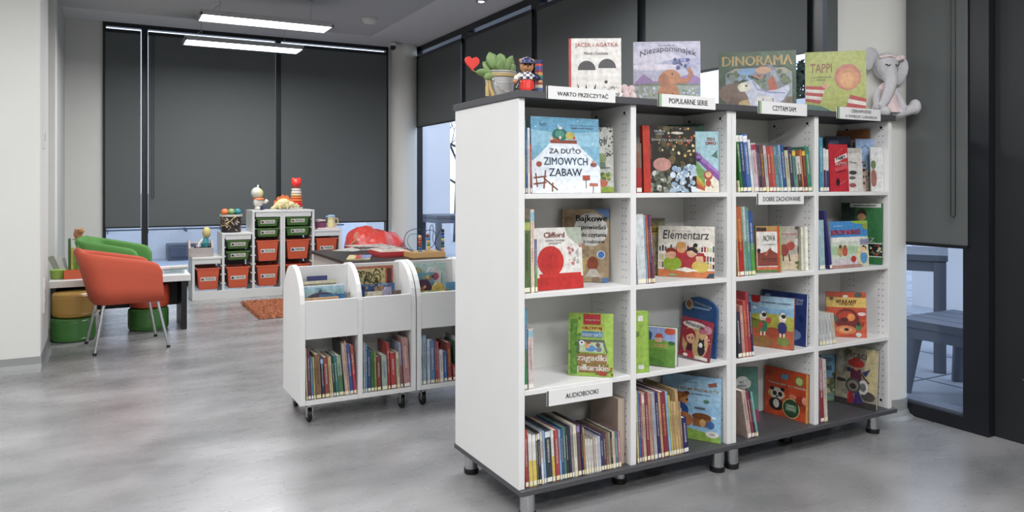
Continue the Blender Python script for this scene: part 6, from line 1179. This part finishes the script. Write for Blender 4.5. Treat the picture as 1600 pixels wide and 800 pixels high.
# things on the desk
def desk_at(u, v, dz=0): return atZ(u, v, DZ+dz)
q = desk_at(90, 437); k = depth(q)/FPX
t = toy('small_basket', (q.x, q.y+.07, DZ+.0005), 'small clear green basket on the desk next to the white pier', 'basket')
b = MB(); b.lathe([(9*k, 0), (10*k, .004), (11.5*k, 14*k), (10.9*k, 14*k), (9.2*k, .01)], n=24, col='7f9c44'); b.build('bowl', M['plastic'], t)
MB().lathe([(11.3*k, 13.2*k), (12*k, 14*k), (11.3*k, 14.6*k)], n=24, col='8fae50').build('rim', M['plastic'], t)
q = desk_at(116, 436); t = toy('pencil_tray', (q.x, q.y+.05, DZ+.0005), 'orange plastic tray on the desk just behind the orange armchair back', 'tray')
b = MB(); b.box(-14*k, 18*k, -.05, .05, 0, .006, 'c9603c').box(-14*k, 18*k, -.05, -.045, .006, 13*k, 'c9603c').box(-14*k, 18*k, .045, .05, .006, 13*k, 'c9603c').box(-14*k, -13*k, -.045, .045, .006, 13*k, 'c9603c').box(17*k, 18*k, -.045, .045, .006, 13*k, 'c9603c'); b.build('tray_body', M['plastic'], t, bevel=.001)
for i, (u0, v0, u1, v1, c, lab) in enumerate(((96, 432, 79, 398, '8f9484', 'grey green'), (101, 432, 90, 400, 'd8d8d6', 'white'), (104, 431, 96, 402, 'b8bab4', 'pale grey'))):
    A = atY(u0, v0, 7.66); B = atY(u1, v1, 7.7); yb = 7.56+.05*i; k = depth(A)/FPX
    b = MB(); b.add([(A.x-4*k, yb, DZ+.001), (A.x+4*k, yb, DZ+.001), (B.x+5*k, yb+.03, B.z), (B.x-4*k, yb+.03, B.z-.01)], [(0, 1, 2, 3)], c)
    o = b.build('paper_sheet', M['paper']); so = o.modifiers.new('thick', 'SOLIDIFY'); so.thickness = .002; tag(o, '%s card leaning upright at the back of the desk by the pier' % lab, 'card', 'cards leaning on the desk')
q = atY(115, 420, 7.62); k = depth(q)/FPX
t = toy('book_stand', (q.x, 7.62, DZ+.0005), 'small green and yellow upright stand on the desk behind the armchairs', 'stand')
b = MB(); b.box(-7*k, -4*k, -.06, .06, 0, 58*k, '2f5a34').box(5*k, 7*k, -.06, .06, 0, 46*k, '4a8a3c').box(-4*k, 5*k, -.06, .06, 0, .01, '3a6a34'); b.build('rack', M['plastic'], t)
for xa, xb, hh, c, nm in ((-3.4, 0, 44, 'b8b04a', 'yellow'), (.6, 4, 36, '6a9a3c', 'light green')):
    o = MB().box(xa*k, xb*k, -.05, .05, .011, hh*k, c).build('booklet', M['print']); o.location = t.location; tag(o, '%s booklet standing in the small green desk stand' % nm, 'booklet', 'booklets in the desk stand')
q = atY(122, 368, 7.9); k = depth(q)/FPX
t = toy('plush_owl', (q.x-.02, 8.6, 0), 'small brown toy head peeping over the green armchair by the white wall', 'toy'); 
q = atY(122, 366, 8.6); k = depth(q)/FPX; t.location = (q.x, 8.6, 0)
b = MB(); b.lathe([(.14, 0), (.14, .012), (.02, .02), (.018, q.z-.06), (.05, q.z-.05), (.05, q.z-.045)], n=20); b.build('stand_post', M['wood'], t)
b = MB(); b.ball((0, 0, q.z), (6.5*k, 6*k, 8*k)).ball((3*k, -.03, q.z+5*k), (6*k, 5*k, 4*k)).ball((-3*k, 0, q.z+7*k), 2.4*k).ball((6*k, 0, q.z+8*k), 2.4*k); b.build('head', M['tan'], t, remesh=.005)
for x in (1, 5): MB().ball((x*k, -.03-4.6*k, q.z+6.5*k), 1*k, n=8).build('eye', M['black'], t)
q = desk_at(262, 419); k = depth(q)/FPX
t = toy('paper_roll', (q.x, 7.68, DZ+.021), 'white paper roll with a pink end lying at the back of the desk', 'paper roll', .12)
b = MB(); b.lathe([(.02, 0), (.02, .16), ], (0, 0, 0), 18, axis='x'); b.build('roll', M['toywhite'], t); MB().lathe([(.0195, -.12), (.0195, 0)], n=18, axis='x').build('wrapper', M['plush_pink'], t)
flat_thing('desk_mat', ((252, 428.5), (288, 427), (284, 421.5)), DZ+.0004, .002, 'grey blue printed sheet lying on the bare end of the white desk', 'sheet', '8fa0a8', lambda a: (a.rect(0, 0, 1, 1, '9cabb2'), a.rect(.1, .15, .9, .85, '6f848c'), a.scat(14, .15, .2, .85, .8, .08, ['8fa4aa', '5c7078'], 3)))

# ------------------------------------------------------------------ put every thing's own origin at its base
bpy.context.view_layer.update()
for r_ in [o for o in S.objects if o.parent is None and o.get('category') and o.location.length < 1e-6]:
    pts = [o.matrix_world @ Vector(c) for o in [r_]+list(r_.children_recursive) if o.type == 'MESH' for c in o.bound_box]
    c = Vector(((min(p.x for p in pts)+max(p.x for p in pts))/2, (min(p.y for p in pts)+max(p.y for p in pts))/2, min(p.z for p in pts)))
    if r_.type == 'MESH': r_.data.transform(Matrix.Translation(-c))
    for ch in r_.children: ch.location = ch.location-c
    r_.location = c
